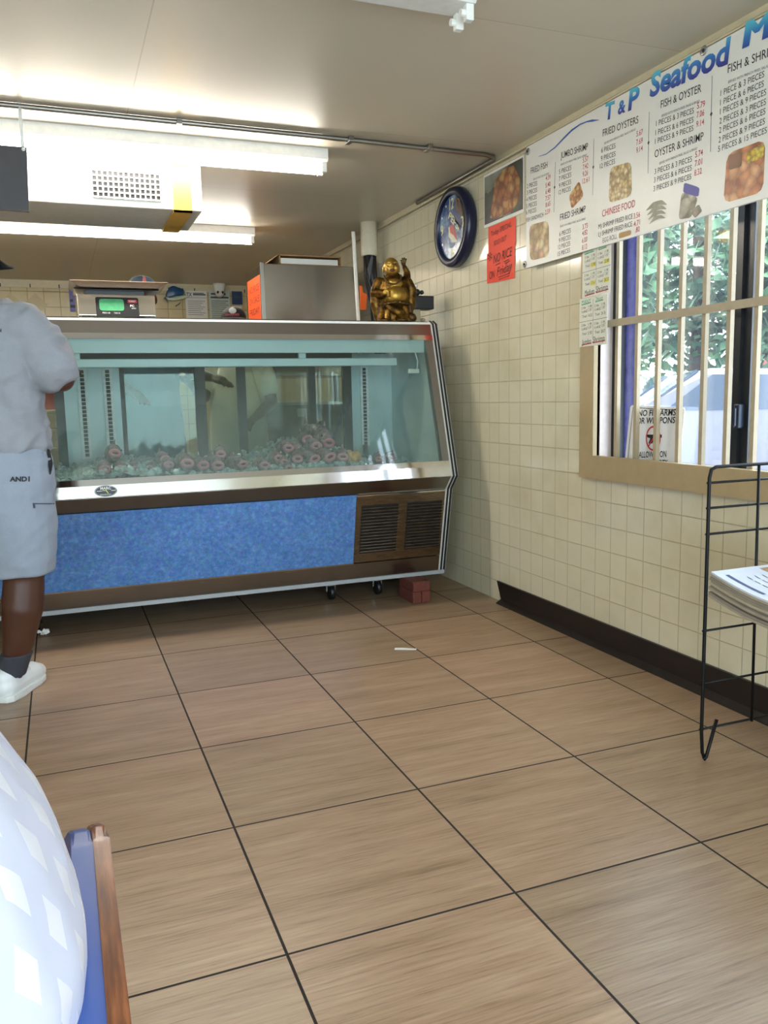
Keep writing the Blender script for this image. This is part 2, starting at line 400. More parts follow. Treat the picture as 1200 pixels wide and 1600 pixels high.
# ------------------------------------------------------------------ right window
win = bpy.data.objects.new('window_1', None); COL.objects.link(win); win.location = (XW, -1.6, WZ0); win['kind'] = 'structure'
mb = MB(); x0, x1 = XW-.022, XW+.012; ow = .105
def quadframe(mb, pts, dx):
    mb.prism(pts, (dx, 0, 0))
yo0, yo1, zo0, zo1 = WY0-ow, WY1+ow, WZ0-ow, WZ1+.06
quadframe(mb, [(x0, yo1, zo0), (x0, yo0, zo0), (x0, WY0, WZ0), (x0, WY1, WZ0)], x1-x0)
quadframe(mb, [(x0, yo1, zo0), (x0, WY1, WZ0), (x0, WY1, WZ1), (x0, yo1, zo1)], x1-x0)
quadframe(mb, [(x0, yo0, zo0), (x0, yo0, zo1), (x0, WY0, WZ1), (x0, WY0, WZ0)], x1-x0)
quadframe(mb, [(x0, yo1, zo1), (x0, WY1, WZ1), (x0, WY0, WZ1), (x0, yo0, zo1)], x1-x0)
obj('window_casing', mb, TAN, win)
mb = MB(); mb.box((XW+.012, WY1-.004, WZ0-.045), (XW+.15, WY1+.02, WZ1)); mb.box((XW+.012, WY0-.02, WZ0-.045), (XW+.15, WY0+.004, WZ1))
obj('jamb', mb, plain('pale_jamb', 'd6c6be', .6), win)
obj('sill', MB().box((XW+.012, WY0, WZ0-.05), (XW+.15, WY1, WZ0-.035)), plain('sill_paint', 'cfc4b0', .5), win)
ALU = plain('black_aluminium', '1a1b1f', .3)
mb = MB(); mb.box((XW+.075, WY1-.045, WZ0-.035), (XW+.115, WY1-.004, WZ1)); mb.box((XW+.075, WY0, WZ0-.035), (XW+.125, WY1, WZ0-.012)); mb.box((XW+.075, WY0, WZ1-.03), (XW+.125, WY1, WZ1))
obj('sash_frame', mb, ALU, win)
mb = MB(); mb.box((XW+.07, -1.462, WZ0-.03), (XW+.10, -1.432, WZ1)); mb.box((XW+.085, -1.50, WZ0-.03), (XW+.125, -1.462, WZ1))
mu = obj('mullion', mb, ALU, win)
for zz in (1.02, 1.86):
    obj('latch', MB().box((XW+.055, -1.482, zz), (XW+.088, -1.458, zz+.09), .004).box((XW+.045, -1.475, zz+.01), (XW+.056, -1.464, zz+.075)), plain('latch_grey', '3a3f4a', .35, .6), mu)
GL = m_glass('window_glass', 'f6f9fa', .022, 'c9cfe6')
obj('pane', MB().box((XW+.097, -1.44, WZ0-.02), (XW+.101, WY1-.04, WZ1)), GL, win)
obj('pane', MB().box((XW+.110, WY0, WZ0-.02), (XW+.114, -1.49, WZ1)), GL, win)
BARP = plain('tan_bar_paint', 'a8987c', .5)
SCRN = NT('lavender_mesh'); _v = SCRN.coord(); _c = SCRN.ramp(SCRN.noise(_v, 26, 4), [(.3, '4a4a82'), (.55, '6364a0'), (.75, '7a628e')])
_d = SCRN.n('ShaderNodeBsdfDiffuse'); _t = SCRN.n('ShaderNodeBsdfTranslucent'); _x = SCRN.n('ShaderNodeMixShader'); _x.inputs[0].default_value = .6
SCRN.l(_c, _d.inputs[0]); SCRN.l(_c, _t.inputs[0]); SCRN.l(_d.outputs[0], _x.inputs[1]); SCRN.l(_t.outputs[0], _x.inputs[2]); SCRN.l(_x.outputs[0], SCRN.out.inputs['Surface'])
_a = onX(957, 560, XW+.135).y; _b = onX(1001, 430, XW+.135).y; _c2 = onX(990, 640, XW+.135).y
obj('insect_screen', MB().prism([(XW+.132, _a+.06, WZ0-.03), (XW+.132, _c2, WZ0-.03), (XW+.132, _b, WZ1), (XW+.132, _a+.06, WZ1)], (.004, 0, 0)), SCRN.m, win)
bars = thing('window_guard', 'tan painted iron bars guarding the window beside the menu board', 'window bars', (XW+.01, -1.6, WZ0))
for yy in [onX(_x, 581, XW+.02).y for _x in (964.4, 995, 1027, 1062, 1099, 1137.5, 1180)]+[-1.705-.128*k for k in range(7)]:
    obj('bar', MB().box((XW+.014, yy-.0095, WZ0-.034), (XW+.032, yy+.0095, WZ1)), BARP, bars)
obj('crossbar', MB().box((XW+.002, WY0, 1.447), (XW+.014, WY1, 1.477)), BARP, bars)
# sign standing in the window
SGX = XW+.062
sg = thing('warning_sign', 'white no firearms or weapons sign standing inside the barred window', 'sign', (SGX, -.98, WZ0-.03))
a = [onX(px, py, SGX) for px, py in ((985, 633), (1070, 637), (1061, 735), (975, 733))]
c0 = [Vector(p) for p in a]; pts = []
for i in range(4):
    p, q, n = c0[i], c0[i-1], c0[(i+1) % 4]
    pts += [p+(q-p).normalized()*.012, p+((q-p).normalized()+(n-p).normalized())*.0035, p+(n-p).normalized()*.012]
obj('sign_plate', MB().prism(pts, (.003, 0, 0)), plain('sign_white', 'efeff2', .4, var=.02), sg)
mb = MB(); E = -.0008
def wt(mb, s, p0, p1, hp, X, **kw):
    o = onX(*p0, X); e = onX(*p1, X); h = (onX(p0[0], p0[1]-hp, X)-o).length
    d = (e-o); letter(mb, s, o, d.normalized(), (0, 0, 1), d.length, h, **kw)
wt(mb, 'NO FIREARMS', (997, 650), (1056, 649), 9, SGX+E, bold=.02, shear=.12)
wt(mb, 'OR WEAPONS', (995, 662), (1055, 661), 9, SGX+E, bold=.02, shear=.12)
wt(mb, 'ALLOWED ON', (998, 715), (1041, 714), 9, SGX+E, bold=.015)
wt(mb, 'THIS PROPERTY', (995, 727), (1043, 727), 8, SGX+E, bold=.015)
def px_poly(mb, pts, X): mb.face([onX(a, b, X) for a, b in pts])
px_poly(mb, [(1011, 679), (1034, 679), (1034, 684), (1026, 684), (1024, 687), (1022, 687), (1019, 693), (1013, 693), (1016, 685), (1011, 683)], SGX+E)
inner = [onX(px, py, SGX+E) for px, py in ((989, 637), (1066, 641), (1058, 735), (979, 733))]
for i in (0, 1, 3):
    p, q = inner[i], inner[(i+1) % 4]; d = (q-p).normalized(); nrm = Vector((0, -d.z, d.y))*.0014
    mb.face([p-nrm, q-nrm, q+nrm, p+nrm])
obj('lettering', mb, INK, sg)
mb = MB(); c = onX(1020.5, 685, SGX+E*2); rr = (onX(1033, 685, SGX)-c).length
n = 28
for k in range(n):
    a0, a1 = 2*math.pi*k/n, 2*math.pi*(k+1)/n
    f = lambda a, r: c+Vector((0, -math.cos(a)*r*.98, math.sin(a)*r*1.1))
    mb.face([f(a0, rr), f(a1, rr), f(a1, rr*.86), f(a0, rr*.86)])
f = lambda a, r, o: c+Vector((0, -math.cos(a)*r-o*.7, math.sin(a)*r*1.1-o*.7))
mb.face([f(math.radians(48), rr*.9, -.003), f(math.radians(48), rr*.9, .003), f(math.radians(228), rr*.9, .003), f(math.radians(228), rr*.9, -.003)])
obj('prohibition_ring', mb, RED, sg)
# ================================================================== FISH DISPLAY CASE
CX0, CX1 = -.86, 1.70; XI0, XI1 = -.80, 1.655
yf = lambda z: .309+(z-.72)*.2935
case = thing('fish_display_case', 'stainless refrigerated fish display case with blue front panel and slanted glass', 'display case', (.42, .75, 0))
PROF = [(.50, .13), (.385, .64), (.309, .72), (yf(1.575), 1.575), (.60, 1.595), (1.20, 1.595), (1.20, .13)]
ENDP = plain('end_panel_grey', 'c9c8c2', .3)
for nm, xa, xb in (('end_panel', XI1, CX1), ('end_panel', CX0, XI0)):
    obj(nm, MB().prism([(xa, y, z) for y, z in PROF], (xb-xa, 0, 0)), ENDP, case)
def strip(x0, x1, o):     # strips that run round the front edge of the end panel
    mb = MB(); P = [(y, z) for y, z in PROF[:5]]
    n = [(-.98, -.2), (-.9, -.45), (-1, -.05), (-.9, .4), (-.2, 1)]
    for (p, q, a, b) in zip(P, P[1:], n, n[1:]):
        mb.prism([(x0, p[0], p[1]), (x0, p[0]+a[0]*o, p[1]+a[1]*o), (x0, q[0]+b[0]*o, q[1]+b[1]*o), (x0, q[0], q[1])], (x1-x0, 0, 0))
    return mb
for x0_, x1_ in ((1.666, 1.676), (1.685, 1.696)):
    obj('gasket_stripe', strip(x0_, x1_, .004), BLACK, case)
# fascia over the glass
mb = MB(); zt, zb = 1.575, 1.512
mb.prism([(XI0, yf(zb), zb), (XI0, yf(zt), zt), (XI0, .60, 1.595), (XI0, 1.20, 1.595), (XI0, 1.20, 1.56), (XI0, yf(zb)+.03, 1.56), (XI0, yf(zb)+.03, zb)], (XI1-XI0, 0, 0))
obj('top_fascia', mb, m_steel('fascia_stainless', '9d9894', .24, (120, 3, 3)), case)
obj('chrome_rail', MB().prism([(XI0, yf(1.484)-.006, 1.484), (XI0, yf(1.512)-.006, 1.512), (XI0, yf(1.512)+.03, 1.512), (XI0, yf(1.484)+.03, 1.484)], (XI1-XI0, 0, 0)), CHROME, case)
obj('edge_trim', MB().box((XI0, yf(1.575)-.002, 1.574), (XI1, yf(1.575)+.03, 1.586)), plain('white_edge', 'e8e6e2', .4), case)
# side frame of glass
FRM = m_steel('frame_stainless', '8d8a86', .38)
fr = MB().prism([(1.612, yf(.805)-.002, .805), (1.612, yf(1.49)-.002, 1.49), (1.612, yf(1.49)+.04, 1.49), (1.612, yf(.805)+.04, .805)], (XI1-1.612, 0, 0))
obj('glass_frame', fr, FRM, case)
obj('front_glass', MB().prism([(XI0, yf(.80)+.006, .80), (XI0, yf(1.49)+.006, 1.49), (XI0, yf(1.49)+.012, 1.49), (XI0, yf(.80)+.012, .80)], (1.62-XI0, 0, 0)), m_glass('misted_glass', 'f0f7f5', .16, 'b3c6c0', (.80, 1.2)), case)
# bumper and body front
mb = MB().prism([(XI0, .309, .72), (XI0, yf(.775)-.004, .775), (XI0, yf(.805)-.002, .805), (XI0, yf(.805)+.05, .805), (XI0, .42, .70), (XI0, .33, .70)], (XI1-XI0, 0, 0))
obj('bumper', mb, CHROME, case)
obj('underside_band', MB().prism([(XI0, .312, .716), (XI0, .387, .638), (XI0, .42, .638), (XI0, .42, .70), (XI0, .335, .72)], (XI1-XI0, 0, 0)), STEEL, case)
fy = lambda z: .385+(.64-z)*.2255
def slab(x0, x1, z0, z1, out=0., th=.02):
    return MB().prism([(x0, fy(z0)-out, z0), (x0, fy(z1)-out, z1), (x0, fy(z1)+th, z1), (x0, fy(z0)+th, z0)], (x1-x0, 0, 0))
obj('front_panel', slab(XI0, 1.116, .243, .638, .004), m_laminate(), case)
obj('panel_trim', slab(XI0, 1.119, .236, .243, .007), STEEL, case)
obj('kick_plate', slab(XI0, XI1, .148, .237, 0), m_steel('kick_stainless', '8b837b', .25), case)
obj('base_trim', MB().prism([(XI0, fy(.13)-.012, .126), (XI0, fy(.148)-.008, .148), (XI0, fy(.148)+.03, .148), (XI0, fy(.13)+.03, .126)], (CX1-.01-XI0, 0, 0)), plain('base_trim_white', 'a4a8ab', .4), case)
gp = obj('louver_panel', slab(1.119, XI1, .243, .628, .001), BRONZE, case)
obj('panel_trim', slab(1.119, XI1, .628, .636, .006), CHROME, case)
obj('case_body', MB().box((XI0, .52, .14), (XI1, 1.18, .62)), plain('body_dark', '3a3835', .6), case)
LV = plain('louver_dark', '181411', .5)
for (xa, xb) in ((1.150, 1.372), (1.425, 1.642)):
    obj('louver_recess', slab(xa, xb, .295, .575, .002, .004), LV, gp)
    n = 15
    for i in range(n):
        z = .30+i*(.268/n)
        mb = MB().prism([(xa, fy(z)-.004, z), (xa, fy(z+.013)-.013, z+.007), (xa, fy(z+.013)-.012, z+.009), (xa, fy(z)-.002, z+.003)], (xb-xa, 0, 0))
        obj('louver', mb, BRONZE, gp)
# badge
bc = Vector((-.184, .309-.006, .752)); 
bu = Vector((1, 0, 0)); bv_ = Vector((0, .16, 1)).normalized()
bc = Vector((-.184, yf(.75)-.006, .748)); bd = MB()
pts = [bc+bu*.052*math.cos(2*math.pi*k/28)+bv_*.027*math.sin(2*math.pi*k/28) for k in range(28)]
bd.prism(pts, (0, .006, 0)); badge = obj('maker_badge', bd, plain('badge_black', '22262a', .4), case)
mb = MB(); e = Vector((0, -.001, 0))
letter(mb, 'MARC', bc+e-bu*.025+bv_*.008, bu, bv_, .05, .0125, bold=.03)
letter(mb, 'REFRIGERATION', bc+e-bu*.028-bv_*.019, bu, bv_, .05, .0055)
mb.prism([bc+e-bu*.042, bc+e-bu*.018, bc+e-bu*.018+bv_*.003, bc+e-bu*.042+bv_*.003], (0, -.0003, 0))
mb.prism([bc+e+bu*.024, bc+e+bu*.044, bc+e+bu*.044+bv_*.003, bc+e+bu*.024+bv_*.003], (0, -.0003, 0))
for k in range(36):
    a0, a1 = 2*math.pi*k/36, 2*math.pi*(k+1)/36
    g = lambda a, s_: bc+e+bu*.049*s_*math.cos(a)+bv_*.0248*s_*math.sin(a)
    mb.face([g(a0, 1), g(a1, 1), g(a1, .965), g(a0, .965)])
obj('badge_lettering', mb, plain('badge_white', 'e6e6e6', .4), badge)
mb = MB(); P = [(-.016, .005), (.002, .006), (.006, .001), (.011, -.009), (.009, -.013), (.004, -.006), (0, .001), (-.016, .0015)]
mb.face([bc+e*1.5+bu*x+bv_*z for x, z in P]); obj('badge_emblem', mb, plain('badge_yellow', 'c9c45e', .4), badge)
# interior
for xa in (1.625, XI0):
    obj('liner_end', MB().prism([(xa, yf(.74)+.02, .74), (xa, yf(1.53)+.02, 1.53), (xa, 1.12, 1.53), (xa, 1.12, .74)], (.03, 0, 0)), LINER, case)
obj('rear_light_block', MB().box((XI0, 1.17, .01), (XI1, 1.185, .16)), BLACK, case)  # unseen board added to stop kitchen light leaking under the case
obj('deck', MB().box((XI0, .345, .70), (1.625, 1.12, .77)), LINER, case)
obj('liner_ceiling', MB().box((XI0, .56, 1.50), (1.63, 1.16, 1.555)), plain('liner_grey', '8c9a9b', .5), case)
obj('header', MB().box((XI0, .555, 1.415), (1.625, .575, 1.50)), LINER, case)
obj('back_panel', MB().box((1.355, 1.10, .74), (1.625, 1.13, 1.44)), LINER, case)
obj('back_panel', MB().box((-.335, 1.10, .74), (-.035, 1.13, 1.44)), LINER, case)
obj('door_track', MB().box((XI0, 1.095, 1.37), (1.36, 1.14, 1.50)), plain('track_dark', '4b4f4e', .5), case)
obj('door_track', MB().box((XI0, 1.095, .74), (1.36, 1.14, .80)), plain('track_dark', '4b4f4e', .5), case)
FRD = plain('door_frame_dark', '3c3a38', .45)
for xa, xb in ((-.385, -.335), (-.035, -.01), (.385, .445), (.635, .685), (1.075, 1.12), (1.30, 1.355)):
    obj('door_mullion', MB().box((xa, 1.10, .80), (xb, 1.13, 1.37)), FRD, case)
obj('sliding_door', MB().box((-.01, 1.112, .80), (1.30, 1.118, 1.37)), m_glass('door_glass', 'ecf2ec', .05, '9fb0a6'), case)
STD = plain('shelf_standard', 'eef2f0', .4, var=.2)
for x, y0_ in ((-.235, 1.10), (-.10, 1.10), (1.435, 1.10)):
    s_ = obj('shelf_standard', MB().box((x-.026, y0_-.016, .86), (x+.026, y0_, 1.36)), STD, case)
    mb = MB()
    for k in range(22): mb.box((x-.011, y0_-.0175, .872+k*.022), (x+.011, y0_-.0162, .890+k*.022))
    obj('slots', mb, plain('slot_dark', '4a4a48', .7), s_)
obj('bracket', MB().prism([(1.42, 1.085, .87), (1.45, 1.085, .87), (1.41, .98, .80), (1.38, .98, .80)], (0, .012, .01)), STEELD, case)
lr = obj('lamp_rail', MB().box((-.70, .60, 1.345), (1.46, .66, 1.388), .004), LINER, case)
for k in range(15):
    mb = MB(); mb.disc((-.6+k*.138, .63, 1.3444), .022, (1, 0, 0), (0, 1, 0), 12, .01); obj('rail_hole', mb, plain('hole_dark', '59605e', .7), lr)
for x in (-.27, .9): obj('rail_bracket', MB().box((x-.02, .605, 1.385), (x+.02, .625, 1.50)), LINER, lr)
mb = MB().box((1.53, .60, 1.30), (1.60, .625, 1.325), .003); obj('lamp_socket', mb, WHITE, lr)
obj('lamp_cord', MB().tube([(1.585, .60, 1.325), (1.59, .60, 1.37), (1.57, .60, 1.43), (1.575, .60, 1.50)], .005, 8), WHITE, lr, True)
for x, y in ((1.04, .66), (1.33, .66), (-.55, .66), (.25, 1.0), (1.55, 1.0), (-.6, 1.0)):
    c_ = obj('caster', MB().box((x-.02, y-.02, .085), (x+.02, y+.02, .141)).tube([(x-.025, y, .09), (x-.025, y+.005, .05)], .006, 6).tube([(x+.025, y, .09), (x+.025, y+.005, .05)], .006, 6), STEEL, case)
    obj('wheel', MB().lathe([(.012, -.014), (.042, -.014), (.045, -.008), (.045, .008), (.042, .014), (.012, .014)], (x, y, .0452), 20, 'X'), BLACK, c_, True)
# bricks that carry the right end
BRK = plain('red_brick', '70382c', .85, var=.25, scale=60, bump=.3)
def brick(a, b, label):
    o = obj('brick', MB().box(a, b, .004), BRK); return tag(o, label, 'brick', 'bricks under the display case')
brick((1.425, .345, 0), (1.478, .555, .066), 'red brick under the case corner, left one of the lower pair')
brick((1.481, .345, 0), (1.534, .555, .066), 'red brick under the case corner, right one of the lower pair')
brick((1.428, .347, .0665), (1.531, .557, .1255), 'red brick lying on top of the pair under the display case')
# ice and fish
def bed(x, y):
    t = (y-.36)/.7
    g = math.exp(-((x-.93)/.28)**2)*.10*max(0, min(1, (t)*2.4)) + math.exp(-((x+.05)/.2)**2)*.05
    return .79+.035*max(0, t)+g - (.03 if x > 1.2 else 0)
mb = MB(); nx, ny = 60, 16
gv = [[mb.bm.verts.new((XI0+.03+(1.62-XI0-.03)*i/nx, .352+.735*j/ny, bed(XI0+.03+(1.62-XI0-.03)*i/nx, .352+.735*j/ny)-.02+random.uniform(-.012, .012))) for j in range(ny+1)] for i in range(nx+1)]
for i in range(nx):
    for j in range(ny): mb.bm.faces.new((gv[i][j], gv[i+1][j], gv[i+1][j+1], gv[i][j+1]))
for k in range(1500):
    x = random.uniform(XI0+.06, 1.6); y = .365+.70*random.random()**1.5
    if x > 1.25 and random.random() < .5: continue
    s_ = random.uniform(.007, .024)
    rt = Matrix.Rotation(random.uniform(0, 6), 3, 'X') @ Matrix.Rotation(random.uniform(0, 6), 3, 'Z')
    mb.ico((x, y+.01, bed(x, y)+random.uniform(-.012, .012)), (s_, s_*random.uniform(.5, 1), s_*random.uniform(.3, .8)), 1, s_*.25, rt)
it = NT('crushed_ice'); v = it.coord(); nn = it.noise(v, 14, 4)
it.set(Base_Color=it.ramp(nn, [(.3, '93a6a3'), (.5, 'bccbc9'), (.7, 'e4ecea')]), Roughness=.16); it.b.inputs['Transmission Weight'].default_value = .25
ice = obj('crushed_ice', mb, it.m); tag(ice, 'crushed ice bed under the fish inside the display case', 'ice', kind='stuff')
FSK = NT('fish_skin'); v = FSK.coord(); FSK.set(Base_Color=FSK.ramp(FSK.noise(v, 40, 5, .7), [(.3, '4f4144'), (.5, '7c686c'), (.68, 'b39a9d')]), Roughness=.25)
FM = plain('fish_mouth_pink', 'c77f88', .3, var=.2); FD = plain('fish_mouth_dark', '3c1418', .4)
def make_fish():
    root = thing('whole_fish', 'x', 'fish')
    mb = MB(); prof = [(.0, .020), (.012, .030), (.03, .036), (.07, .041), (.13, .044), (.19, .036), (.25, .022), (.29, .010), (.31, .012)]
    prev = None; n = 16
    for (y, r) in prof:
        cur = [mb.bm.verts.new((r*.86*math.cos(2*math.pi*k/n), y, r*1.1*math.sin(2*math.pi*k/n))) for k in range(n)]
        if prev:
            for k in range(n): mb.bm.faces.new((prev[k], prev[(k+1) % n], cur[(k+1) % n], cur[k]))
        prev = cur
    mb.bm.faces.new(prev)
    mb.prism([(0, .30, .01), (0, .36, .045), (0, .345, 0), (0, .36, -.045), (0, .30, -.01)], (.004, 0, 0))
    mb.prism([(0, .08, .04), (0, .12, .068), (0, .20, .052), (0, .21, .03)], (.003, 0, 0))
    b = obj('fish_body', mb, FSK.m, root, True, local=True)
    mb = MB(); prev = None     # lips: a torus-like ring, wide and low
    n, m_ = 20, 8; rg = []
    for i in range(n):
        a = 2*math.pi*i/n; c = Vector((.021*math.cos(a), -.001, .013*math.sin(a)))
        d = Vector((math.cos(a), 0, math.sin(a)))
        rg.append([mb.bm.verts.new(c + (d*math.cos(2*math.pi*j/m_)+Vector((0, 1, 0))*math.sin(2*math.pi*j/m_))*.0075) for j in range(m_)])
    for i in range(n):
        for j in range(m_): mb.bm.faces.new((rg[i][j], rg[(i+1) % n][j], rg[(i+1) % n][(j+1) % m_], rg[i][(j+1) % m_]))
    obj('lips', mb, FM, root, True, local=True)
    obj('throat', MB().ball((0, .006, 0), (.019, .006, .011), 12), FD, root, True, local=True)
    for sx in (-1, 1): obj('eye', MB().ball((sx*.027, .034, .018), .006, 8), BLACK, root, True, local=True)
    return root
FPOS = [(164, 733, .42, 1.0, 0), (188, 734, .42, 1.1, 0), (213, 734, .43, 1.0, .1), (234, 733, .44, .9, .3), (180, 708, .62, 1.1, .2), (258, 717, .5, .9, -.2),
        (264, 726, .43, .9, .1), (293, 724, .42, 1.25, .1), (318, 727, .41, 1.1, 0), (341, 727, .41, 1.15, .05), (345, 710, .55, 1.0, .1), (380, 725, .42, .95, -.1), (414, 727, .40, 1.0, 0),
        (445, 722, .44, .9, .2), (465, 717, .42, 1.05, .1), (492, 717, .42, 1.1, -.35), (516, 714, .42, 1.2, -.3), (536, 714, .44, 1.1, .1), (495, 697, .56, 1.15, 0), (480, 686, .66, 1.1, -.4),
        (514, 692, .58, 1.35, .2), (451, 700, .58, 1.1, .1), (466, 700, .62, .9, .3), (436, 716, .47, .9, .1), (452, 731, .39, .8, .2), (612, 716, .5, .8, .5), (592, 717, .5, .7, .3)]
f0 = make_fish()
for i, (px, py, yy, sc, rl) in enumerate(FPOS):
    o = f0 if i == 0 else copy_tree(f0)
    p = onY(px, py, yy); z = max(p.z, bed(p.x, yy)+.004) if i < 25 else p.z+.01
    o.location = p; o.scale = (sc, min(sc, 1.0), sc)
    o.rotation_euler = (random.uniform(-.12, -.02) if i != 20 else .3, rl, random.uniform(-.25, .25))
    if px > 470 and px < 560 and py < 705: lb = 'grey-pink fish on top of the heap at the right of the ice'
    elif px > 560: lb = 'small dark fish by the right end wall of the fish case'
    elif px > 430: lb = 'open-mouthed pink fish low in the heap at the right of the ice'
    elif px > 280: lb = 'open-mouthed fish against the front glass in the middle of the ice'
    else: lb = 'fish behind the misted glass above the oval badge'
    tag(o, lb, 'fish', 'whole fish on the ice')
p = onY(551, 712, .47); mb = MB()
for k in range(26): mb.ball(p+Vector((random.uniform(-.045, .045), random.uniform(-.02, .05), random.uniform(-.035, .012))), random.uniform(.014, .024), 8)
o = obj('fish_roe', mb, plain('yellow_orange_roe', 'c99f66', .3, var=.2), None, True, remesh=(.006, 3)); tag(o, 'yellow orange lump of roe on the ice right of the fish heap', 'fish roe')
# ================================================================== ON TOP OF THE CASE
ZT = 1.595
sc_ = thing('counter_scale', 'stainless digital counter scale with green display on the case top', 'scale', (-.05, .80, ZT))
obj('scale_body', MB().prism([(-.245, .66, ZT+.012), (-.245, .69, ZT+.122), (-.245, .94, ZT+.122), (-.245, .96, ZT+.012)], (.385, 0, 0), .006), m_steel('scale_stainless', 'cfcac0', .2), sc_)
for sx in (-.2, .1):
    for sy in (.70, .92): obj('foot', MB().lathe([(.016, 0), (.016, .013)], (sx, sy, ZT), 12), BLACK, sc_)
SN = Vector((0, -.11, .03)).normalized(); sr = Vector((1, 0, 0)); su = Vector((0, .03, .11)).normalized()
so_ = Vector((0, .66, ZT+.012))+SN*.001
def sp(x, h, k=1): return Vector((x, so_.y, so_.z))+su*h+SN*.002*k
def spanel(mb, x0, x1, h0, h1, k=1, rad=.008):
    pts = []
    for cx, ch, a0 in ((x1-rad, h1-rad, 0), (x0+rad, h1-rad, 90), (x0+rad, h0+rad, 180), (x1-rad, h0+rad, 270)):
        for t_ in (0, 45, 90): a = math.radians(a0+t_); pts.append(sp(cx+rad*math.cos(a), ch+rad*math.sin(a), k))
    mb.prism(pts, SN*-.002)
mb = MB(); spanel(mb, -.155, .055, -.005, .098); kp = obj('control_panel', mb, BLACK, sc_)
mb = MB(); spanel(mb, -.138, -.018, .026, .088, 2, .012); ds = obj('display', mb, plain('green_display', '58a878', .12, var=.15), kp)
mb = MB(); spanel(mb, 0, .048, .068, .086, 2, .006); obj('logo_plate', mb, plain('logo_red', 'b02a3a', .4), kp)
mb = MB(); letter(mb, 'TORREY', sp(.005, .073, 3), sr, su, .036, .008, bold=.02); letter(mb, 'PC', sp(.012, .048, 2), sr, su, .02, .011, bold=.03); letter(mb, 'SERIES', sp(.018, .037, 2), sr, su, .022, .006)
letter(mb, 'PESO LB', sp(-.125, .010, 2), sr, su, .036, .008); letter(mb, 'TARE LB', sp(-.07, .010, 2), sr, su, .03, .008)
obj('panel_lettering', mb, WHITE, kp)
obj('platter_support', MB().box((-.20, .72, ZT+.122), (.09, .9, ZT+.148)), BLACK, sc_)
mb = MB().prism([(-.255, .66, ZT+.143), (.16, .66, ZT+.143), (.16, .67, ZT+.150), (-.255, .67, ZT+.150)], (0, .29, 0)); obj('platter_frame', mb, STEELD, sc_)
mb = MB().prism([(-.225, .64, ZT+.151), (.155, .64, ZT+.151), (.205, .62, ZT+.178), (.20, .62, ZT+.181), (-.27, .62, ZT+.181), (-.275, .62, ZT+.178)], (0, .34, 0), .002); obj('platter', mb, m_steel('platter_stainless', '8d8176', .3), sc_)
# laughing figurine
GOLD = NT('aged_gold'); v = GOLD.coord(); g_ = GOLD.noise(v, 28, 5, .65)
geo = GOLD.n('ShaderNodeNewGeometry'); pr = GOLD.ramp(geo.outputs['Pointiness'], [(.44, '2c200c'), (.52, 'b08c3c')])
GOLD.set(Base_Color=GOLD.mix(.75, GOLD.ramp(g_, [(.36, '33240f'), (.5, '7d6126'), (.66, 'b8994a')]), pr, 'MULTIPLY'), Metallic=.8, Roughness=.42)
GOLDD = plain('dark_bronze', '5a4322', .4, .7, var=.3, scale=40); GB = plain('bright_gold', 'b08c3e', .36, .85, var=.3, scale=16)
bz = ZT; bx, by = 1.515, .76
bud = thing('laughing_figurine', 'gold laughing figurine with bare round belly on the case top', 'figurine', (bx, by, bz), -.25)
L = lambda x, y, z: (x, y, z)
mb = MB()    # robe and body, local, facing -Y
mb.rings([(0, .01, 0, .105, .075), (0, .01, .05, .10, .075), (0, .01, .10, .092, .072), (0, .01, .15, .098, .074), (0, .012, .20, .100, .072), (0, .014, .24, .090, .06), (0, .015, .265, .06, .045), (0, .01, .29, .035, .035)])
mb.capsule([(-.085, .01, .235), (-.112, -.012, .17), (-.07, -.06, .165)], [.036, .033, .024])
mb.capsule([(-.105, 0, .2), (-.11, .0, .12), (-.085, .0, .02)], [.03, .034, .03])
mb.capsule([(.085, .01, .235), (.108, .01, .19), (.10, .01, .10)], [.032, .032, .03])
mb.capsule([(.08, .02, .24), (.085, .03, .30), (.07, .03, .33)], [.028, .02, .014])
for i in range(5): mb.capsule([(-.08+.035*i, -.05, .09), (-.09+.04*i, -.062, .01)], [.016, .02])
mb.capsule([(-.05, -.06, .10), (.02, -.08, .055), (.055, -.06, .02)], [.022, .024, .02])
obj('robe', mb, GOLD.m, bud, True, local=True, remesh=(.005, 2))
mb = MB().ball((.005, -.045, .155), (.068, .052, .055), 20).ball((.0, -.04, .225), (.05, .03, .03), 14); obj('belly', mb, GB, bud, True, local=True, remesh=(.004, 3))
mb = MB().ball((-.015, -.02, .325), (.045, .047, .05), 20).ball((-.015, -.035, .30), (.04, .034, .03), 14).ball((-.015, -.066, .322), (.009, .01, .011), 8)
for sx in (-1, 1): mb.ball((-.015+sx*.046, -.01, .312), (.007, .012, .024), 8).ball((-.015+sx*.022, -.058, .312), (.014, .009, .012), 8).ball((-.015+sx*.018, -.058, .343), (.014, .006, .005), 8)
hd = obj('head', mb, GB, bud, True, local=True, remesh=(.0032, 3))
obj('mouth', MB().ball((-.015, -.066, .298), (.016, .008, .009), 12), plain('mouth_brown', '4a160e', .5), hd, True, local=True)
mb = MB()
for sx in (-1, 1): mb.ball((-.015+sx*.018, -.061, .333), (.010, .005, .003), 8)
obj('eyes', mb, GOLDD, hd, True, local=True)
mb = MB().ball((.066, .03, .345), (.014, .01, .016), 10)
for k, (dx, dz) in enumerate(((-.014, .022), (-.006, .034), (.003, .036), (.012, .03))): mb.capsule([(.066+dx*.6, .028, .35), (.066+dx, .022, .35+dz*.6), (.066+dx*1.3, .026, .345+dz)], [.005, .005, .004], 8)
mb.capsule([(.058, .02, .34), (.05, .012, .352), (.052, .01, .36)], [.005, .005, .004], 8)
obj('raised_hand', mb, GOLDD, bud, True, local=True, remesh=(.0022, 1))
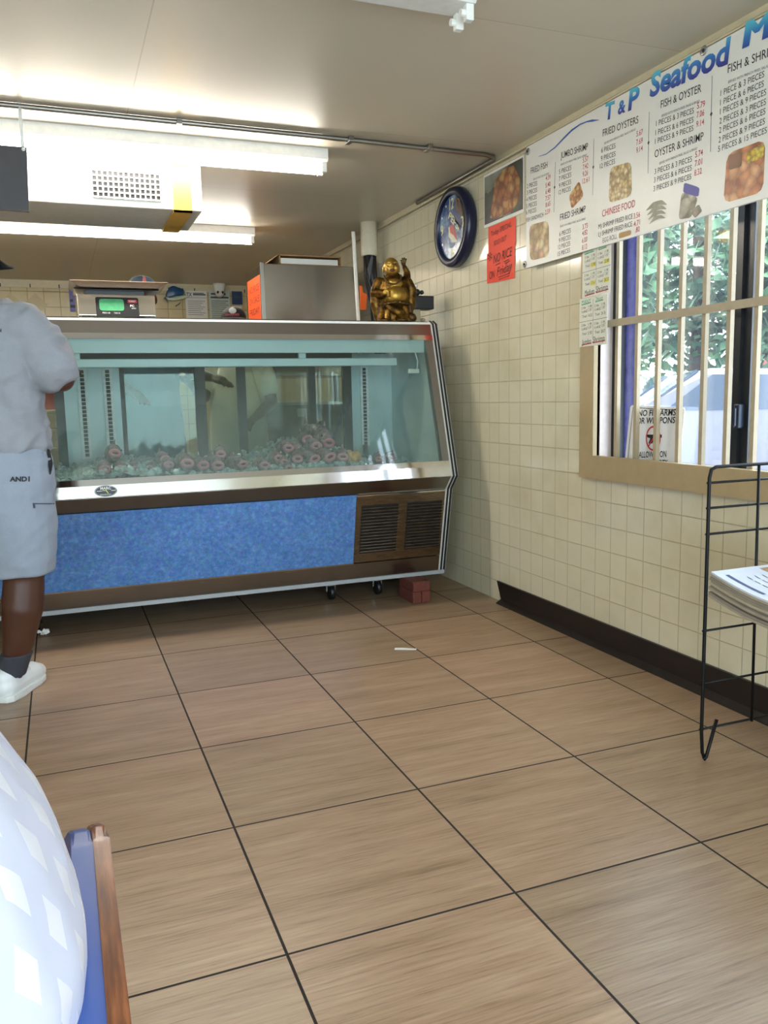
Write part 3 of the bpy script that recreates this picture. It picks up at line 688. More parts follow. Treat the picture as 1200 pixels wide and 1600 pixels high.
mb = MB().ball((-.062, -.075, .168), (.018, .014, .014), 10)
for k in range(4): mb.capsule([(-.058+.004*k, -.085, .176-.009*k), (-.045, -.095, .176-.009*k), (-.035, -.088, .174-.009*k)], [.006, .0055, .005], 8)
mb.capsule([(-.068, -.08, .176), (-.06, -.09, .188), (-.05, -.09, .192)], [.006, .0055, .005], 8)
obj('hand', mb, GB, bud, True, local=True, remesh=(.0025, 1))
mb = MB()
for k in range(30):
    a = math.pi*(k/29); mb.ball((-.012+.05*math.cos(a), -.052-.026*math.sin(a), .268-.05*math.sin(a)), .0055, 8)
obj('beads', mb, GOLDD, bud, True, local=True)
mb = MB(); 
for k in range(24):
    a = 2*math.pi*k/24; mb.ball((.085*math.cos(a), -.01+.088*math.sin(a), .108+.004*math.sin(a*3)), (.014, .014, .009), 8)
obj('sash', mb, GOLDD, bud, True, local=True, remesh=(.004, 1))
mb = MB().ball((.098, -.05, .028), (.028, .028, .028), 14).capsule([(.092, -.03, .055), (.09, -.02, .095)], [.018, .022], 10); obj('gourd', mb, GOLDD, bud, True, local=True, remesh=(.004, 2))
mb = MB().box((-.10, -.082, 0), (.10, .075, .012), .004).ball((-.06, -.08, .012), (.03, .02, .013), 10).ball((.04, -.085, .012), (.03, .02, .013), 10); obj('base', mb, GOLDD, bud, True, local=True)
# dark gadget right of it
gx = thing('tape_dispenser', 'small black dispenser with a white cap beside the gold figurine', 'dispenser', (1.68, .95, ZT))
P_ = lambda px, py: onY(px, py, .95)
mb = MB(); a = P_(644, 484); b = P_(673, 464); mb.box((a.x, .90, a.z), (b.x, 1.0, b.z), .006); obj('housing', mb, BLACK, gx)
mb = MB(); c = P_(651, 457); mb.ball(c, .022, 12); mb.ball(P_(659, 457), .014, 10); mb.ball(P_(640, 442), (.012, .012, .016), 10); mb.tube([P_(640, 444), c], .008, 8); obj('knob', mb, plain('dark_green_plastic', '1d2524', .35), gx, True)
mb = MB(); c = P_(650, 449); mb.lathe([(.010, 0), (.012, .012), (.008, .016)], c, 12); obj('cap', mb, WHITE, gx, True)
mb = MB(); a = P_(645, 503); b = P_(655, 483); mb.box((a.x, .93, ZT), (b.x, .97, b.z), .003); mb.ball(P_(660, 500)+Vector((0, 0, .0)), (.02, .02, .012), 10); obj('stand', mb, plain('ivory_plastic', 'b8ae90', .5), gx)
# ================================================================== BEHIND THE CASE
cb = thing('steel_cabinet', 'stainless steel cabinet behind the case carrying an open cardboard tray', 'cabinet', (1.38, 2.25, 0))
obj('cabinet_body', MB().box((1.03, 2.0, 1.33), (1.735, 2.55, 2.115), .004), m_steel('cabinet_stainless', '9d9386', .24, (60, 3, 2), .14), cb)
obj('corner_trim', MB().box((1.012, 1.985, 1.33), (1.04, 2.01, 2.12), .002), STEEL, cb)
for x, y in ((1.05, 2.03), (1.71, 2.03), (1.05, 2.52), (1.71, 2.52)): obj('post', MB().box((x-.02, y-.02, 1.14), (x+.02, y+.02, 1.335)), STEELD, cb)
lo = obj('lower_cabinet', MB().box((1.0, 1.98, 0), (1.76, 2.57, 1.125), .004), plain('dark_steel_front', '3d403b', .4, .3), cb)
obj('worktop', MB().box((.99, 1.96, 1.125), (1.77, 2.58, 1.145)), STEEL, cb)
obj('switch_plate', MB().box((1.24, 1.972, 1.04), (1.31, 1.981, 1.10)), plain('plate_grey', '7d7f76', .5), lo)
A = [onX(*p, 1.022) for p in ((385, 447), (400, 440), (401, 500), (385, 500))]
mb = MB(); y0_, y1_ = 2.05, 2.48; mb.box((1.026, y0_, 1.72), (1.0295, y1_, 2.05)); os_ = obj('note', mb, ORANGE); tag(os_, 'orange paper note taped to the left side of the steel cabinet', 'paper note')
mb = MB()
for i, s in enumerate(('NO RICE', 'ON SALE', 'FRIDAY')): letter(mb, s, (1.0255, y1_-.05, 1.95-.08*i), (0, -1, 0), (0, 0, 1), .32, .045)
obj('handwriting', mb, INK, os_)
tr = thing('cardboard_tray', 'shallow cardboard tray with white paper inside on the steel cabinet', 'box', (1.40, 2.2, 2.115))
a = onY(440, 388, 2.05); b = onY(537, 412, 2.05)
mb = MB(); x0_, x1_, z1_ = 1.17, 1.63, 2.115+.075
mb.box((x0_, 2.05, 2.115), (x1_, 2.45, 2.121)); mb.box((x0_, 2.05, 2.115), (x0_+.006, 2.45, z1_)); mb.box((x1_-.006, 2.05, 2.115), (x1_, 2.45, z1_)); mb.box((x0_, 2.444, 2.115), (x1_, 2.45, z1_)); mb.box((x0_, 2.05, 2.115), (x1_, 2.056, 2.128)); mb.box((x0_, 2.05, z1_-.008), (x1_, 2.45, z1_))
obj('tray', mb, WCARD, tr)
obj('flap', MB().prism([(x0_, 2.05, z1_), (x0_, 2.45, z1_), (x0_-.10, 2.40, 2.118), (x0_-.10, 2.10, 2.118)], (-.004, 0, .002)), WCARD, tr)
obj('paper_lining', MB().box((x0_+.01, 2.058, 2.122), (x1_-.02, 2.40, z1_-.022), .003), PAPER, tr)
pl = obj('mop_pole', MB().tube([onY(563, 560, 1.5), onY(560, 500, 1.5), onY(552, 362, 1.5)], .013, 12), WHITE, None, True)
tag(pl, 'thin white pole leaning upright behind the case right of the steel cabinet', 'pole')
pb = onY(563, 560, 1.5)
obj('pole_foot', MB().tube([(pb.x, 1.5, .0), (pb.x, 1.5, pb.z+.01)], .013, 12), WHITE, pl, True)
pp = thing('vent_pipe', 'white pipe dropping from the ceiling corner above black cables', 'pipe', (1.77, 1.9, 2.41))
pc = onY(577, 400, 1.9)
obj('pipe', MB().lathe([(.058, 0), (.060, .01), (.060, ZC-pc.z-.0)], (pc.x, 1.9, pc.z), 24), plain('ivory_pipe', 'd9d0b8', .4), pp, True)
cbm = thing('cable_bundle', 'black cables and hose bundle hanging under the white pipe', 'cables', (pc.x, 1.9, 1.2))
for k in range(6):
    a = k*1.05; r = .028
    pts = [(pc.x+r*math.cos(a), 1.9+r*math.sin(a), pc.z+.02), (pc.x+.01+r*1.1*math.cos(a+.4), 1.9+r*math.sin(a+.4), pc.z-.15), (pc.x+.04+r*math.cos(a+.9), 1.88+r*math.sin(a+.9), pc.z-.35), (min(1.86, pc.x+.06+r*1.2*math.cos(a+1.3)), 1.86+r*math.sin(a+1.3), 1.5), (min(1.86, pc.x+.06+r*math.cos(a+1.5)), 1.86+r*math.sin(a+1.5), 1.0)]
    obj('cable', MB().tube(pts, .017 if k % 2 else .024, 8), BLACK, cbm, True)
obj('paper_tie', MB().prism([(pc.x-.04, 1.84, pc.z-.10), (pc.x-.01, 1.83, pc.z-.01), (pc.x+.005, 1.83, pc.z-.02), (pc.x-.022, 1.84, pc.z-.18)], (0, .004, 0)), plain('grey_tie', '4c4d50', .5), cbm)
og = thing('orange_scraper', 'orange plastic scraper hanging between the white pole and cables', 'scraper', tuple(onY(567, 486, 1.45)))
Q = lambda px, py: onY(px, py, 1.45)
obj('blade', MB().prism([Q(563, 484), Q(572, 484), Q(573.5, 460), Q(568, 457), Q(563, 459)], (0, .008, 0)), plain('orange_plastic', 'ef6a25', .4), og)
obj('handle', MB().prism([Q(563, 460), Q(567.5, 459), Q(566, 447), Q(562, 446)], (0, .01, 0)), plain('orange_plastic', 'ef6a25', .4), og)
# back wall posters, mount, dome camera
def sheet(px0, py0, px1, py1, Y, m, name, label, cat, marks=None, group=None):
    a = onY(px0, py0, Y); b = onY(px1, py1, Y); o = obj(name, MB().box((a.x, Y, b.z), (b.x, Y+.004, a.z)), m); tag(o, label, cat, group)
    if marks:
        mb = MB()
        for s, u0_, v0_, wd, h in marks:
            W_, H_ = b.x-a.x, a.z-b.z; p = (a.x+u0_*W_, Y-.001, a.z-v0_*H_)
            if s == '-': mb.face([p, (p[0]+wd*W_, p[1], p[2]), (p[0]+wd*W_, p[1], p[2]+h*H_), (p[0], p[1], p[2]+h*H_)])
            else: letter(mb, s, p, (1, 0, 0), (0, 0, 1), wd*W_, h*H_, bold=.02)
        obj('print', mb, plain('poster_print', '4b5258', .6), o)
    return o
YP = YB-.022
sheet(289, 454, 325, 498, YP, PAPER, 'notice_sheet', 'white printed notice headed TX on the back wall beside the mounted fish', 'poster', [('TX', .06, .2, .25, .13), ('-', .36, .16, .58, .05), ('-', .36, .1, .5, .03), ('-', .02, .25, .96, .01)]+[('-', .1, .38+.07*k, .8-.1*(k % 3), .015) for k in range(8)])
sheet(326, 454, 361, 500, YP, plain('mint_paper', 'c5d0c8', .6), 'notice_sheet', 'pale green printed notice under the white dome camera', 'poster', [('-', .1, .14, .7, .06), ('-', .08, .26, .85, .06)]+[('-', .1, .36+.07*k, .8-.1*(k % 2), .02) for k in range(9)])
sheet(362, 455, 379, 476, YP, plain('navy_card', '27406e', .5), 'notice_card', 'small dark blue card on the back wall left of the orange note', 'poster', [('-', .2, .5, .6, .1)])
sheet(362, 478, 379, 500, YP, PAPER, 'notice_card', 'small white sheet under the dark blue card on the back wall', 'poster', [('-', .1, .3+.15*k, .8, .04) for k in range(4)])
sheet(107, 448, 119, 487, YP, plain('lilac_print', '7a78b4', .5), 'wall_calendar', 'narrow lilac poster on the back wall at the left of the scale', 'poster', [('-', .1, .85, .8, .12), ('-', .1, .6, .5, .1)])
dc = thing('dome_camera', 'white dome security camera at the top of the back wall', 'security camera', tuple(onY(343, 455, YB-.1)))
c = onY(342.5, 450, YB-.12)
obj('mount', MB().lathe([(.075, 0), (.07, .05), (.055, .09)][::-1] and [(.045, -.06), (.06, -.02), (.066, .03), (.066, .045)], c, 20), WHITE, dc, True)
obj('mount_arm', MB().box((c.x-.03, c.y, c.z+.03), (c.x+.03, YB-.014, c.z+.06)), WHITE, dc)
obj('dome', MB().ball(c+Vector((0, -.01, -.06)), (.046, .046, .04), 14), plain('camera_white', 'dcdad4', .3), dc, True)
for sx in (-1, 1): obj('lens', MB().ball(c+Vector((sx*.024, -.045, -.05)), (.013, .012, .015), 10), BLACK, dc, True)
fm = thing('mounted_fish', 'blue and white mounted trophy fish on the back wall', 'trophy fish', tuple(onY(280, 465, YB-.06)))
F = lambda px, py: onY(px, py, YB-.08)
mb = MB()
mb.prism([F(259, 464), F(261, 455), F(266, 448), F(271, 446), F(277, 448), F(283, 453), F(286, 449), F(288, 456), F(286, 462), F(275, 465), F(264, 467)], (0, .06, 0), .012); obj('back', mb, plain('mahi_blue', '1f4f78', .3), fm, True)
mb = MB().prism([F(259, 464), F(275, 464), F(290, 460), F(296, 463), F(286, 467), F(272, 470), F(262, 469)], (0, .055, 0), .008); obj('fish_belly', mb, plain('mahi_white', 'c4cdb8', .4), fm, True)
mb = MB().prism([F(258, 464), F(262, 470), F(264, 473), F(261, 471), F(256, 466)], (0, .02, 0)); obj('jaw', mb, BLACK, fm)
mb = MB().prism([F(274, 478), F(280, 474), F(283, 470), F(281, 475), F(275, 479)], (0, .02, 0)); obj('fin', mb, BLACK, fm)
# shelving seen through the case at the left
st = thing('stock_shelf', 'low stock table behind the left end of the fish case', 'table', (-.45, 2.45, 0))
obj('table_top', MB().box((-1.2, 2.2, .70), (-.15, 2.7, .74)), STEELD, st)
for x in (-1.17, -.18):
    for y in (2.23, 2.67): obj('leg', MB().box((x-.02, y-.02, 0), (x+.02, y+.02, .70)), STEELD, st)
TUB = plain('cream_tub', 'c9bd92', .5)
zz = .7405
for k, (h, lb) in enumerate(((.13, 'cream plastic tub at the bottom of the stack seen through the left glass'), (.13, 'cream plastic tub in the middle of the stack seen through the left glass'), (.13, 'topmost cream plastic tub under the red one behind the left glass'))):
    o = obj('storage_tub', MB().box((-.62, 2.28, zz), (-.385, 2.55, zz+h-.02), .008).box((-.63, 2.27, zz+h-.022), (-.375, 2.56, zz+h), .004), TUB); tag(o, lb, 'tub', 'stacked tubs behind the fish case'); zz += h+.0008
o = obj('storage_tub', MB().lathe([(.085, 0), (.1, .15), (.105, .155), (.105, .165)], (-.46, 2.41, zz), 24), plain('red_tub', 'b5402c', .5), None, True); tag(o, 'red round tub on top of the cream tubs behind the left glass', 'tub', 'stacked tubs behind the fish case')
# ================================================================== CEILING THINGS
HOUS = plain('fixture_white', 'e3e2de', .4); TUBEM = emit('lit_tube', 'fff9ee', TUBE)
def fixture(x1, y0, label, lit, length=2.44, wd=.125):
    x0 = x1-length; root = thing('strip_light', label, 'ceiling light', ((x0+x1)/2, y0+wd/2, ZC))
    zb = ZC-.062
    obj('housing', MB().prism([(x0, y0, ZC), (x0, y0, zb+.01), (x0, y0+.012, zb), (x0, y0+wd-.012, zb), (x0, y0+wd, zb+.01), (x0, y0+wd, ZC)], (length, 0, 0)), HOUS, root)
    for yy in (y0+.028, y0+wd-.028):
        for xe, sx in ((x0, 1), (x1, -1)):
            obj('lamp_holder', MB().box((xe+sx*.004, yy-.013, zb-.048), (xe+sx*.03, yy+.013, zb), .003).tube([(xe+sx*.028, yy, zb-.026), (xe+sx*.045, yy, zb-.026)], .011, 10), WHITE, root)
        if lit: obj('lamp_tube', MB().tube([(x0+.04, yy, zb-.026), (x1-.04, yy, zb-.026)], .0165, 12), TUBEM, root, True)
    return root
fixture(.985, .30, 'lit strip light hanging in front of the white air box', True)
fixture(1.05, 2.26, 'lit strip light farthest back over the kitchen', True)
fixture(.905, -1.45, 'unlit strip light with empty lamp holders nearest the camera', False)
cn = thing('conduit', 'grey metal conduit running across the ceiling above the lit strip light', 'pipe', (.5, .1, ZC))
CP = [(-3.2, .045, ZC-.0125), (1.0, .095, ZC-.0125), (1.78, .125, ZC-.0125), (1.84, .145, ZC-.0125), (1.866, .19, ZC-.0125), (1.868, .6, ZC-.0125), (1.868, 1.2, ZC-.0125)]
obj('pipe', MB().tube(CP, .0115, 10), m_steel('conduit_grey', '97928a', .4), cn, True)
for x in (-1.2, .22, 1.03, 1.45): obj('clip', MB().box((x-.012, .06+.012*x-.005, ZC-.026), (x+.012, .115+.02*x, ZC-.001), .002), STEELD, cn)
ab = thing('air_box', 'white ceiling air conditioner box with a black grille and yellow strap', 'air conditioner', (-.4, .8, 2.1))
obj('box_shell', MB().box((-1.5, .50, 2.112), (.378, 1.0, 2.335), .006), plain('box_white', 'e4e2da', .45), ab)
obj('hanger', MB().box((-1.2, .7, 2.33), (-1.16, .74, ZC)).box((.2, .7, 2.33), (.24, .74, ZC)), WHITE, ab)
gr = obj('grille', MB().box((-.145, .497, 2.146), (.178, .501, 2.275)), plain('grille_black', '0e0e10', .6), ab)
mb = MB()
for k in range(14): x = -.143+k*.0246; mb.box((x-.0032, .492, 2.146), (x+.0032, .497, 2.276))
for k in range(6): z = 2.15+k*.0248; mb.box((-.145, .491, z-.0032), (.178, .4965, z+.0032))
obj('grille_bars', mb, WHITE, gr)
YEL = plain('yellow_strap', 'd8a83c', .5)
mb = MB().box((.235, .492, 2.10), (.325, .4995, 2.41)).box((.235, .492, 2.10), (.325, 1.012, 2.111)).box((.235, 1.002, 2.10), (.325, 1.012, 2.41)); obj('strap', mb, YEL, ab)
hs = thing('hanging_panel', 'dark hanging panel at the left edge on a white rod', 'sign', (-.8, .08, 2.0))
obj('panel', MB().prism([(-1.35, .06, 2.235), (-.415, .06, 2.232), (-.425, .06, 1.975), (-1.35, .06, 1.98)], (0, .03, 0)), plain('panel_dark_grey', '3a3536', .5), hs)
for x in (-.43, -1.3): obj('rod', MB().tube([(x, .075, 2.2), (x, .075, ZC)], .007, 8), WHITE, hs, True)
obj('rivet', MB().ball((-.428, .057, 2.222), .008, 8), WHITE, hs, True)
# ================================================================== ON THE RIGHT WALL
# clock
ck = thing('wall_clock', 'round dark blue wall clock with yellow numerals near the ceiling', 'clock', (XW, .645, 2.14))
cy, cz = .65, 2.14; R_ = .225
obj('case_rim', MB().lathe([(R_*.93, 0), (R_, -.02), (R_, -.05), (R_*.965, -.068), (R_*.80, -.07), (R_*.785, -.055), (R_*.785, -.05)], (XW-.0005, cy, cz), 48, 'X'), plain('clock_navy', '111634', .3), ck, True)
ft = NT('clock_face'); v = ft.coord(); n1 = ft.noise(v, 9, 5, .7)
ft.set(Base_Color=ft.ramp(n1, [(.3, '16224f'), (.45, '2f4a80'), (.55, '6f8fae'), (.66, 'b7c2cf')]), Roughness=.2)
obj('dial', MB().prism([(XW-.052, cy+R_*.79*math.cos(2*math.pi*k/40), cz+R_*.79*math.sin(2*math.pi*k/40)) for k in range(40)], (-.002, 0, 0)), ft.m, ck)
dx_ = XW-.0546
D = lambda a, b: Vector((dx_, cy-a*R_, cz+b*R_))     # dial coordinates, right and up
for s, a, b, wd, h in (('12', -.14, .46, .25, .26), ('3', .50, -.10, .16, .26), ('6', -.06, -.72, .15, .25), ('9', -.68, -.10, .15, .25)):
    mb = MB(); letter(mb, s, D(a, b), (0, -1, 0), (0, 0, 1), wd*R_, h*R_, bold=.03); obj('numeral', mb, plain('numeral_cream', 'd9d6a0', .4), ck)
an = math.radians(-38); rv = Vector((0, -math.cos(an), math.sin(an))); uv = Vector((0, math.sin(an)*-1*-1, math.cos(an)))
uv = Vector((0, math.sin(an), math.cos(an))) if abs(rv.dot(Vector((0, math.sin(an), math.cos(an))))) < 1e-6 else Vector((0, -math.sin(an), math.cos(an)))
if abs(rv.dot(uv)) > 1e-6: uv = Vector((0, -rv.z, rv.y)); uv = uv if uv.z > 0 else -uv
mb = MB(); letter(mb, 'PEPSI', D(-.22, .28), rv, uv, .72*R_, .17*R_, bold=.03)
obj('dial_lettering', mb, plain('numeral_cream', 'd9d6a0', .4), ck)
mb = MB()
for k in range(12):
    if k % 3 == 0: continue
    a = math.radians(30*k); mb.disc(D(.68*math.sin(a), .68*math.cos(a)), .022*R_*1.6, (0, 1, 0), (0, 0, 1), 10)
obj('hour_marks', mb, WHITE, ck)
def blob2(mb, c, r, a0, a1, sq=1.): pass
mb = MB(); c_ = (-.08, -.16)
for nm, pts, mt in (('emblem_band', [(-.2, .03), (.02, .06), (.26, -.26), (.3, -.42), (.05, -.38), (-.2, -.2)], plain('emblem_white', 'd8d2b8', .4)), ('emblem_band', [(-.14, .06), (.06, .06), (.26, -.24), (.28, -.38), (.1, -.22), (-.1, -.12)], plain('emblem_red', 'b5302c', .4)), ('emblem_band', [(-.2, -.26), (.0, -.4), (.2, -.44), (.02, -.52), (-.14, -.5)], plain('emblem_blue', '2c5a86', .4))):
    ez = globals().get('ez', 0)-.0005; m2 = MB(); m2.face([D(a, b)+Vector((ez, 0, 0)) for a, b in pts]); obj(nm, m2, mt, ck)
m2 = MB(); m2.face([D(.02, .42), D(.12, .5), D(.42, .2), D(.62, .02), D(.5, -.2), D(.2, .1)]); obj('dial_ribbon', m2, plain('ribbon_navy', '1f2c66', .4), ck)
m2 = MB(); m2.face([D(.2, .7), D(.46, .6), D(.66, .34), D(.7, .12), D(.44, .2), D(.2, .46)]); obj('dial_photo', m2, m_food('clock_brown', ['2a160c', '5a3416', '8a5a2a', 'b88a4c'], 30), ck)
# food poster left of the board
pf = MB(); x_ = XW-.004
pp_ = [(757, 275), (822, 240), (821, 330), (757, 358)]
pst = obj('food_poster', MB().box((x_, -.07, 2.078), (XW-.0005, .353, 2.357)), PAPER); tag(pst, 'photo poster of glazed shrimp between the clock and the menu board', 'poster')
obj('photo', MB().box((x_-.001, -.06, 2.095), (x_, .343, 2.345)), m_food('tray_grey', ['3c4238', '5b6456', '8a9488', 'aab3a8'], 6), pst)
mb = MB(); mb.prism([(x_-.002, y, z) for y, z in ((.28, 2.12), (.22, 2.30), (.13, 2.335), (.03, 2.33), (-.035, 2.25), (-.02, 2.14), (.05, 2.105), (.2, 2.10))], (.0008, 0, 0))
obj('picture_of_shrimp', mb, m_food('glazed_shrimp', ['8a4a24', 'b8703c', '9a5428', 'c89858', 'a07a48'], 24), pst)
# orange notes
def note(y0, y1, z0, z1, label, lines, skew=0):
    o = obj('note', MB().prism([(XW-.006, y0, z0+skew), (XW-.004, y1, z0), (XW-.004, y1, z1), (XW-.006, y0, z1)], (.0006, 0, 0)), plain('orange_red_paper', 'f0492b', .55, var=.04)); tag(o, label, 'paper note')
    mb = MB()
    for s, u_, v_, wd, h, sk in lines:
        if s == '=': mb.face([(XW-.0075, y0-u_, v_), (XW-.0075, y0-u_-wd, v_+.006), (XW-.0075, y0-u_-wd, v_+.006+h), (XW-.0075, y0-u_, v_+h)])
        else: letter(mb, s, (XW-.0075, y0-u_, v_), Vector((0, -1, sk)).normalized(), (0, 0, 1), wd, h, shear=.15)
    obj('handwriting', mb, plain('brown_marker', '5a1208', .6), o)
note(.298, .012, 1.93, 2.074, 'orange paper note under the shrimp poster, the upper of the two', [('Today SPECIAL', .03, 2.02, .22, .025, .05), ('SOLD OUT', .06, 1.965, .14, .025, .05)])
note(.318, .022, 1.765, 1.937, 'orange note reading NO RICE ON Friday below the other orange note', [('*', .012, 1.865, .05, .07, 0), ('NO RICE', .075, 1.872, .2, .045, .06), ('=', .10, 1.858, .05, .004, 0), ('=', .19, 1.862, .055, .004, 0), ('=', .20, 1.852, .055, .004, 0), ('ON', .03, 1.795, .06, .04, .04), ('Friday', .115, 1.80, .16, .045, .08), ('=', .13, 1.79, .12, .004, 0), ('=', .135, 1.778, .11, .004, 0)], .012)
# menu board
BX = XW-.038
_c = onX(823, 234, BX); _d = onX(819, 420, BX)
by0, by1, bz0, bz1 = _c.y+.004, -2.75, _d.z, onX(1200, 22, BX).z
mn = thing('menu_board', 'long white seafood menu board with prices above the window', 'menu board', (BX, -1.4, bz0))
bm_ = plain('board_white', 'dcdad2', .35, var=.02)
obj('board_panel', MB().box((BX, by1, bz0), (BX+.012, by0, bz1)), bm_, mn)
TX = BX-.0008
def Z5(x, y): return (800+x/3, y/3)
def Z7(x, y): return (1000+x/5, 20+y/5)
sub = MB()
def T(mb, s, a, b, hm, conv=Z5, **kw):
    o = onX(*conv(*a), TX); e = onX(*conv(*b), TX); d = e-o
    letter(mb, s, o, d.normalized(), (0, 0, 1), d.length, hm, **kw)
HH, HI, HP = .0275, .0195, .0205
MK = plain('menu_black', '1b1b1d', .5); MR = plain('menu_red', 'c4404a', .5)
def section(head, items, prices, conv=Z5, red=False):
    mb = MB(); T(mb, head[0], head[1], head[2], HH, conv, bold=.004); obj('heading_lettering', mb, MR if red else MK, mn)
    mb = MB()
    for it_ in items: T(mb, *it_, HI, conv)
    obj('item_lettering', mb, MK, mn)
    if prices:
        mb = MB()
        for it_ in prices: T(mb, *it_, HP, conv, bold=.006)
        obj('price_lettering', mb, MR, mn)
section(('FRIED FISH', (88, 815), (166, 785)), [('2 PIECES', (70, 883), (118, 868)), ('3 PIECES', (70, 914), (118, 899)), ('4 PIECES', (68, 946), (116, 931)), ('5 PIECES', (67, 977), (116, 962)), ('6 PIECES', (66, 1007), (114, 992)), ('FISH SANDWICH', (67, 1042), (147, 1015))],
  [('4.39', (158, 847), (180, 838)), ('5.40', (157, 880), (180, 871)), ('6.48', (157, 911), (180, 902)), ('7.57', (157, 942), (180, 933)), ('8.65', (157, 972), (180, 963)), ('2.59', (155, 1007), (178, 998))])
section(('JUMBO SHRIMP', (228, 744), (356, 700)), [('5 PIECES', (220, 816), (278, 795)), ('7 PIECES', (220, 849), (278, 828)), ('9 PIECES', (220, 882), (277, 861)), ('12 PIECES', (218, 913), (275, 893))],
  [('5.57', (332, 763), (357, 753)), ('7.42', (332, 796), (357, 786)), ('9.26', (331, 829), (356, 819)), ('12.61', (329, 863), (362, 850))])
section(('FRIED SHRIMP', (225, 1034), (345, 993)), [('6 PIECES', (222, 1108), (275, 1090)), ('9 PIECES', (220, 1139), (274, 1120)), ('12 PIECES', (216, 1170), (273, 1150)), ('15 PIECES', (214, 1202), (272, 1181))],
  [('3.73', (330, 1076), (354, 1067)), ('4.82', (329, 1106), (353, 1097)), ('6.03', (328, 1140), (352, 1131)), ('8.12', (328, 1173), (352, 1164))])
section(('FRIED OYSTERS', (425, 640), (592, 576)), [('6 PIECES', (418, 717), (485, 693)), ('9 PIECES', (416, 755), (485, 731)), ('12 PIECES', (412, 791), (483, 766))],
  [('5.67', (583, 641), (613, 629)), ('7.69', (582, 681), (612, 669)), ('9.14', (582, 718), (612, 706))])
section(('CHINESE FOOD', (422, 1017), (577, 968)), [('M) SHRIMP FRIED RICE', (405, 1074), (565, 1024)), ('L) SHRIMP FRIED RICE', (405, 1110), (563, 1060)), ('EGG ROLL', (425, 1139), (492, 1117))],
  [('3.56', (570, 1026), (600, 1016)), ('4.71', (570, 1063), (600, 1052)), ('.80', (577, 1091), (598, 1084))], red=True)
section(('FISH & OYSTER', (697, 508), (887, 430)), [('1 PIECES & 3 PIECES', (675, 592), (852, 530)), ('1 PIECES & 6 PIECES', (672, 635), (850, 573)), ('1 PIECES & 9 PIECES', (670, 676), (850, 612))],
  [('5.79', (867, 511), (904, 498)), ('7.06', (865, 553), (901, 540)), ('9.14', (863, 597), (900, 584))])
section(('OYSTER & SHRIMP', (668, 740), (897, 655)), [('3 PIECES & 3 PIECES', (668, 817), (843, 757)), ('3 PIECES & 6 PIECES', (665, 857), (842, 798)), ('3 PIECES & 9 PIECES', (663, 898), (840, 839))],
  [('5.74', (858, 739), (894, 727)), ('7.01', (856, 781), (891, 769)), ('8.32', (854, 825), (889, 813))])
section(('FISH & SHRIMP', (685, 472), (1090, 308)), [('1 PIECE & 3 PIECES', (628, 652), (970, 500)), ('1 PIECE & 6 PIECES', (626, 725), (966, 575)), ('1 PIECES & 9 PIECES', (624, 795), (985, 640)), ('2 PIECES & 3 PIECES', (620, 870), (983, 716)), ('2 PIECES & 6 PIECES', (617, 942), (979, 790)), ('2 PIECES & 9 PIECES', (613, 1017), (975, 868)), ('5 PIECES & 15 PIECES', (609, 1088), (990, 938))], [], Z7)
for a, b, cv in (((100, 846), (174, 816), Z5), ((228, 777), (350, 730), Z5), ((225, 1067), (345, 1029), Z5), ((432, 678), (580, 610), Z5), ((700, 550), (880, 478), Z5), ((690, 772), (868, 700), Z5), ((687, 552), (1100, 385), Z7)):
    T(sub, 'SERVED WITH FRENCH FRIES, SALAD & BREAD', a, b, .0085, cv)
def vline(x0, ya, x1, yb, conv=Z5):
    p = onX(*conv(x0, ya), TX); q = onX(*conv(x1, yb), TX); sub.face([p+Vector((0, .0012, 0)), p-Vector((0, .0012, 0)), q-Vector((0, .0012, 0)), q+Vector((0, .0012, 0))])
    c = (p+q)/2; sub.face([c+Vector((0, .007, 0)), c+Vector((0, 0, .009)), c-Vector((0, .007, 0)), c-Vector((0, 0, .009))])
vline(203, 760, 196, 995); vline(384, 650, 378, 915); vline(643, 525, 637, 812); vline(938, 355, 930, 712)
obj('fine_print', sub, plain('menu_grey', '55565c', .5), mn)
kw = dict(bold=.035, shear=.12); TB = m_gradz('title_blue', .1, .95, '2b2f86', '2a6fb4', '54b6c8')
tt = MB()
for s, a, b, hm in (('T', (437, 562), (481, 548), .062), ('&', (496, 537), (531, 522), .048), ('P', (543, 518), (597, 496), .074)): T(tt, s, a, b, hm, **kw)
obj('title_lettering', tt, TB, mn)
o = onX(*Z5(645, 455), TX); e = onX(*Z5(1023, 290), TX); dr = (e-o).normalized()
tt = MB(); letter(tt, 'Seafood', o, dr, (0, 0, 1), (e-o).length, .080, **kw); obj('title_lettering', tt, TB, mn)
o = onX(*Z5(1078, 230), TX); tt = MB(); 
for k in range(7): letter(tt, 'Market', o+dr*.0028*k-Vector((.0001*k, 0, 0)), dr, (0, 0, 1), .45, .080, shear=.12)
obj('title_lettering', tt, TB, mn)
sw = MB(); S_ = [(125, 733, 1), (160, 722, 3), (200, 692, 6), (240, 650, 9), (280, 610, 9), (320, 582, 6), (350, 570, 5), (375, 565, 10), (408, 562, 1)]
pv = None
for x, y, w_ in S_:
    a = onX(*Z5(x, y-w_/2), TX); b = onX(*Z5(x, y+w_/2+1), TX)
    if pv: sw.face([pv[0], a, b, pv[1]])
    pv = (a, b)
obj('swoosh', sw, plain('swoosh_blue', '2f56a8', .4), mn)
gm = plain('grommet_grey', '9a9a98', .35, .7)
for px, py in ((825, 237), (1100, 79), (820, 413)):
    c = onX(px, py, BX-.001); g_ = obj('grommet', MB().lathe([(.016, 0), (.017, -.002), (.015, -.004), (.006, -.003)], c, 20, 'X'), gm, mn, True)
    obj('screw', MB().ball(c-Vector((.003, 0, 0)), .006, 8), BLACK, g_, True)
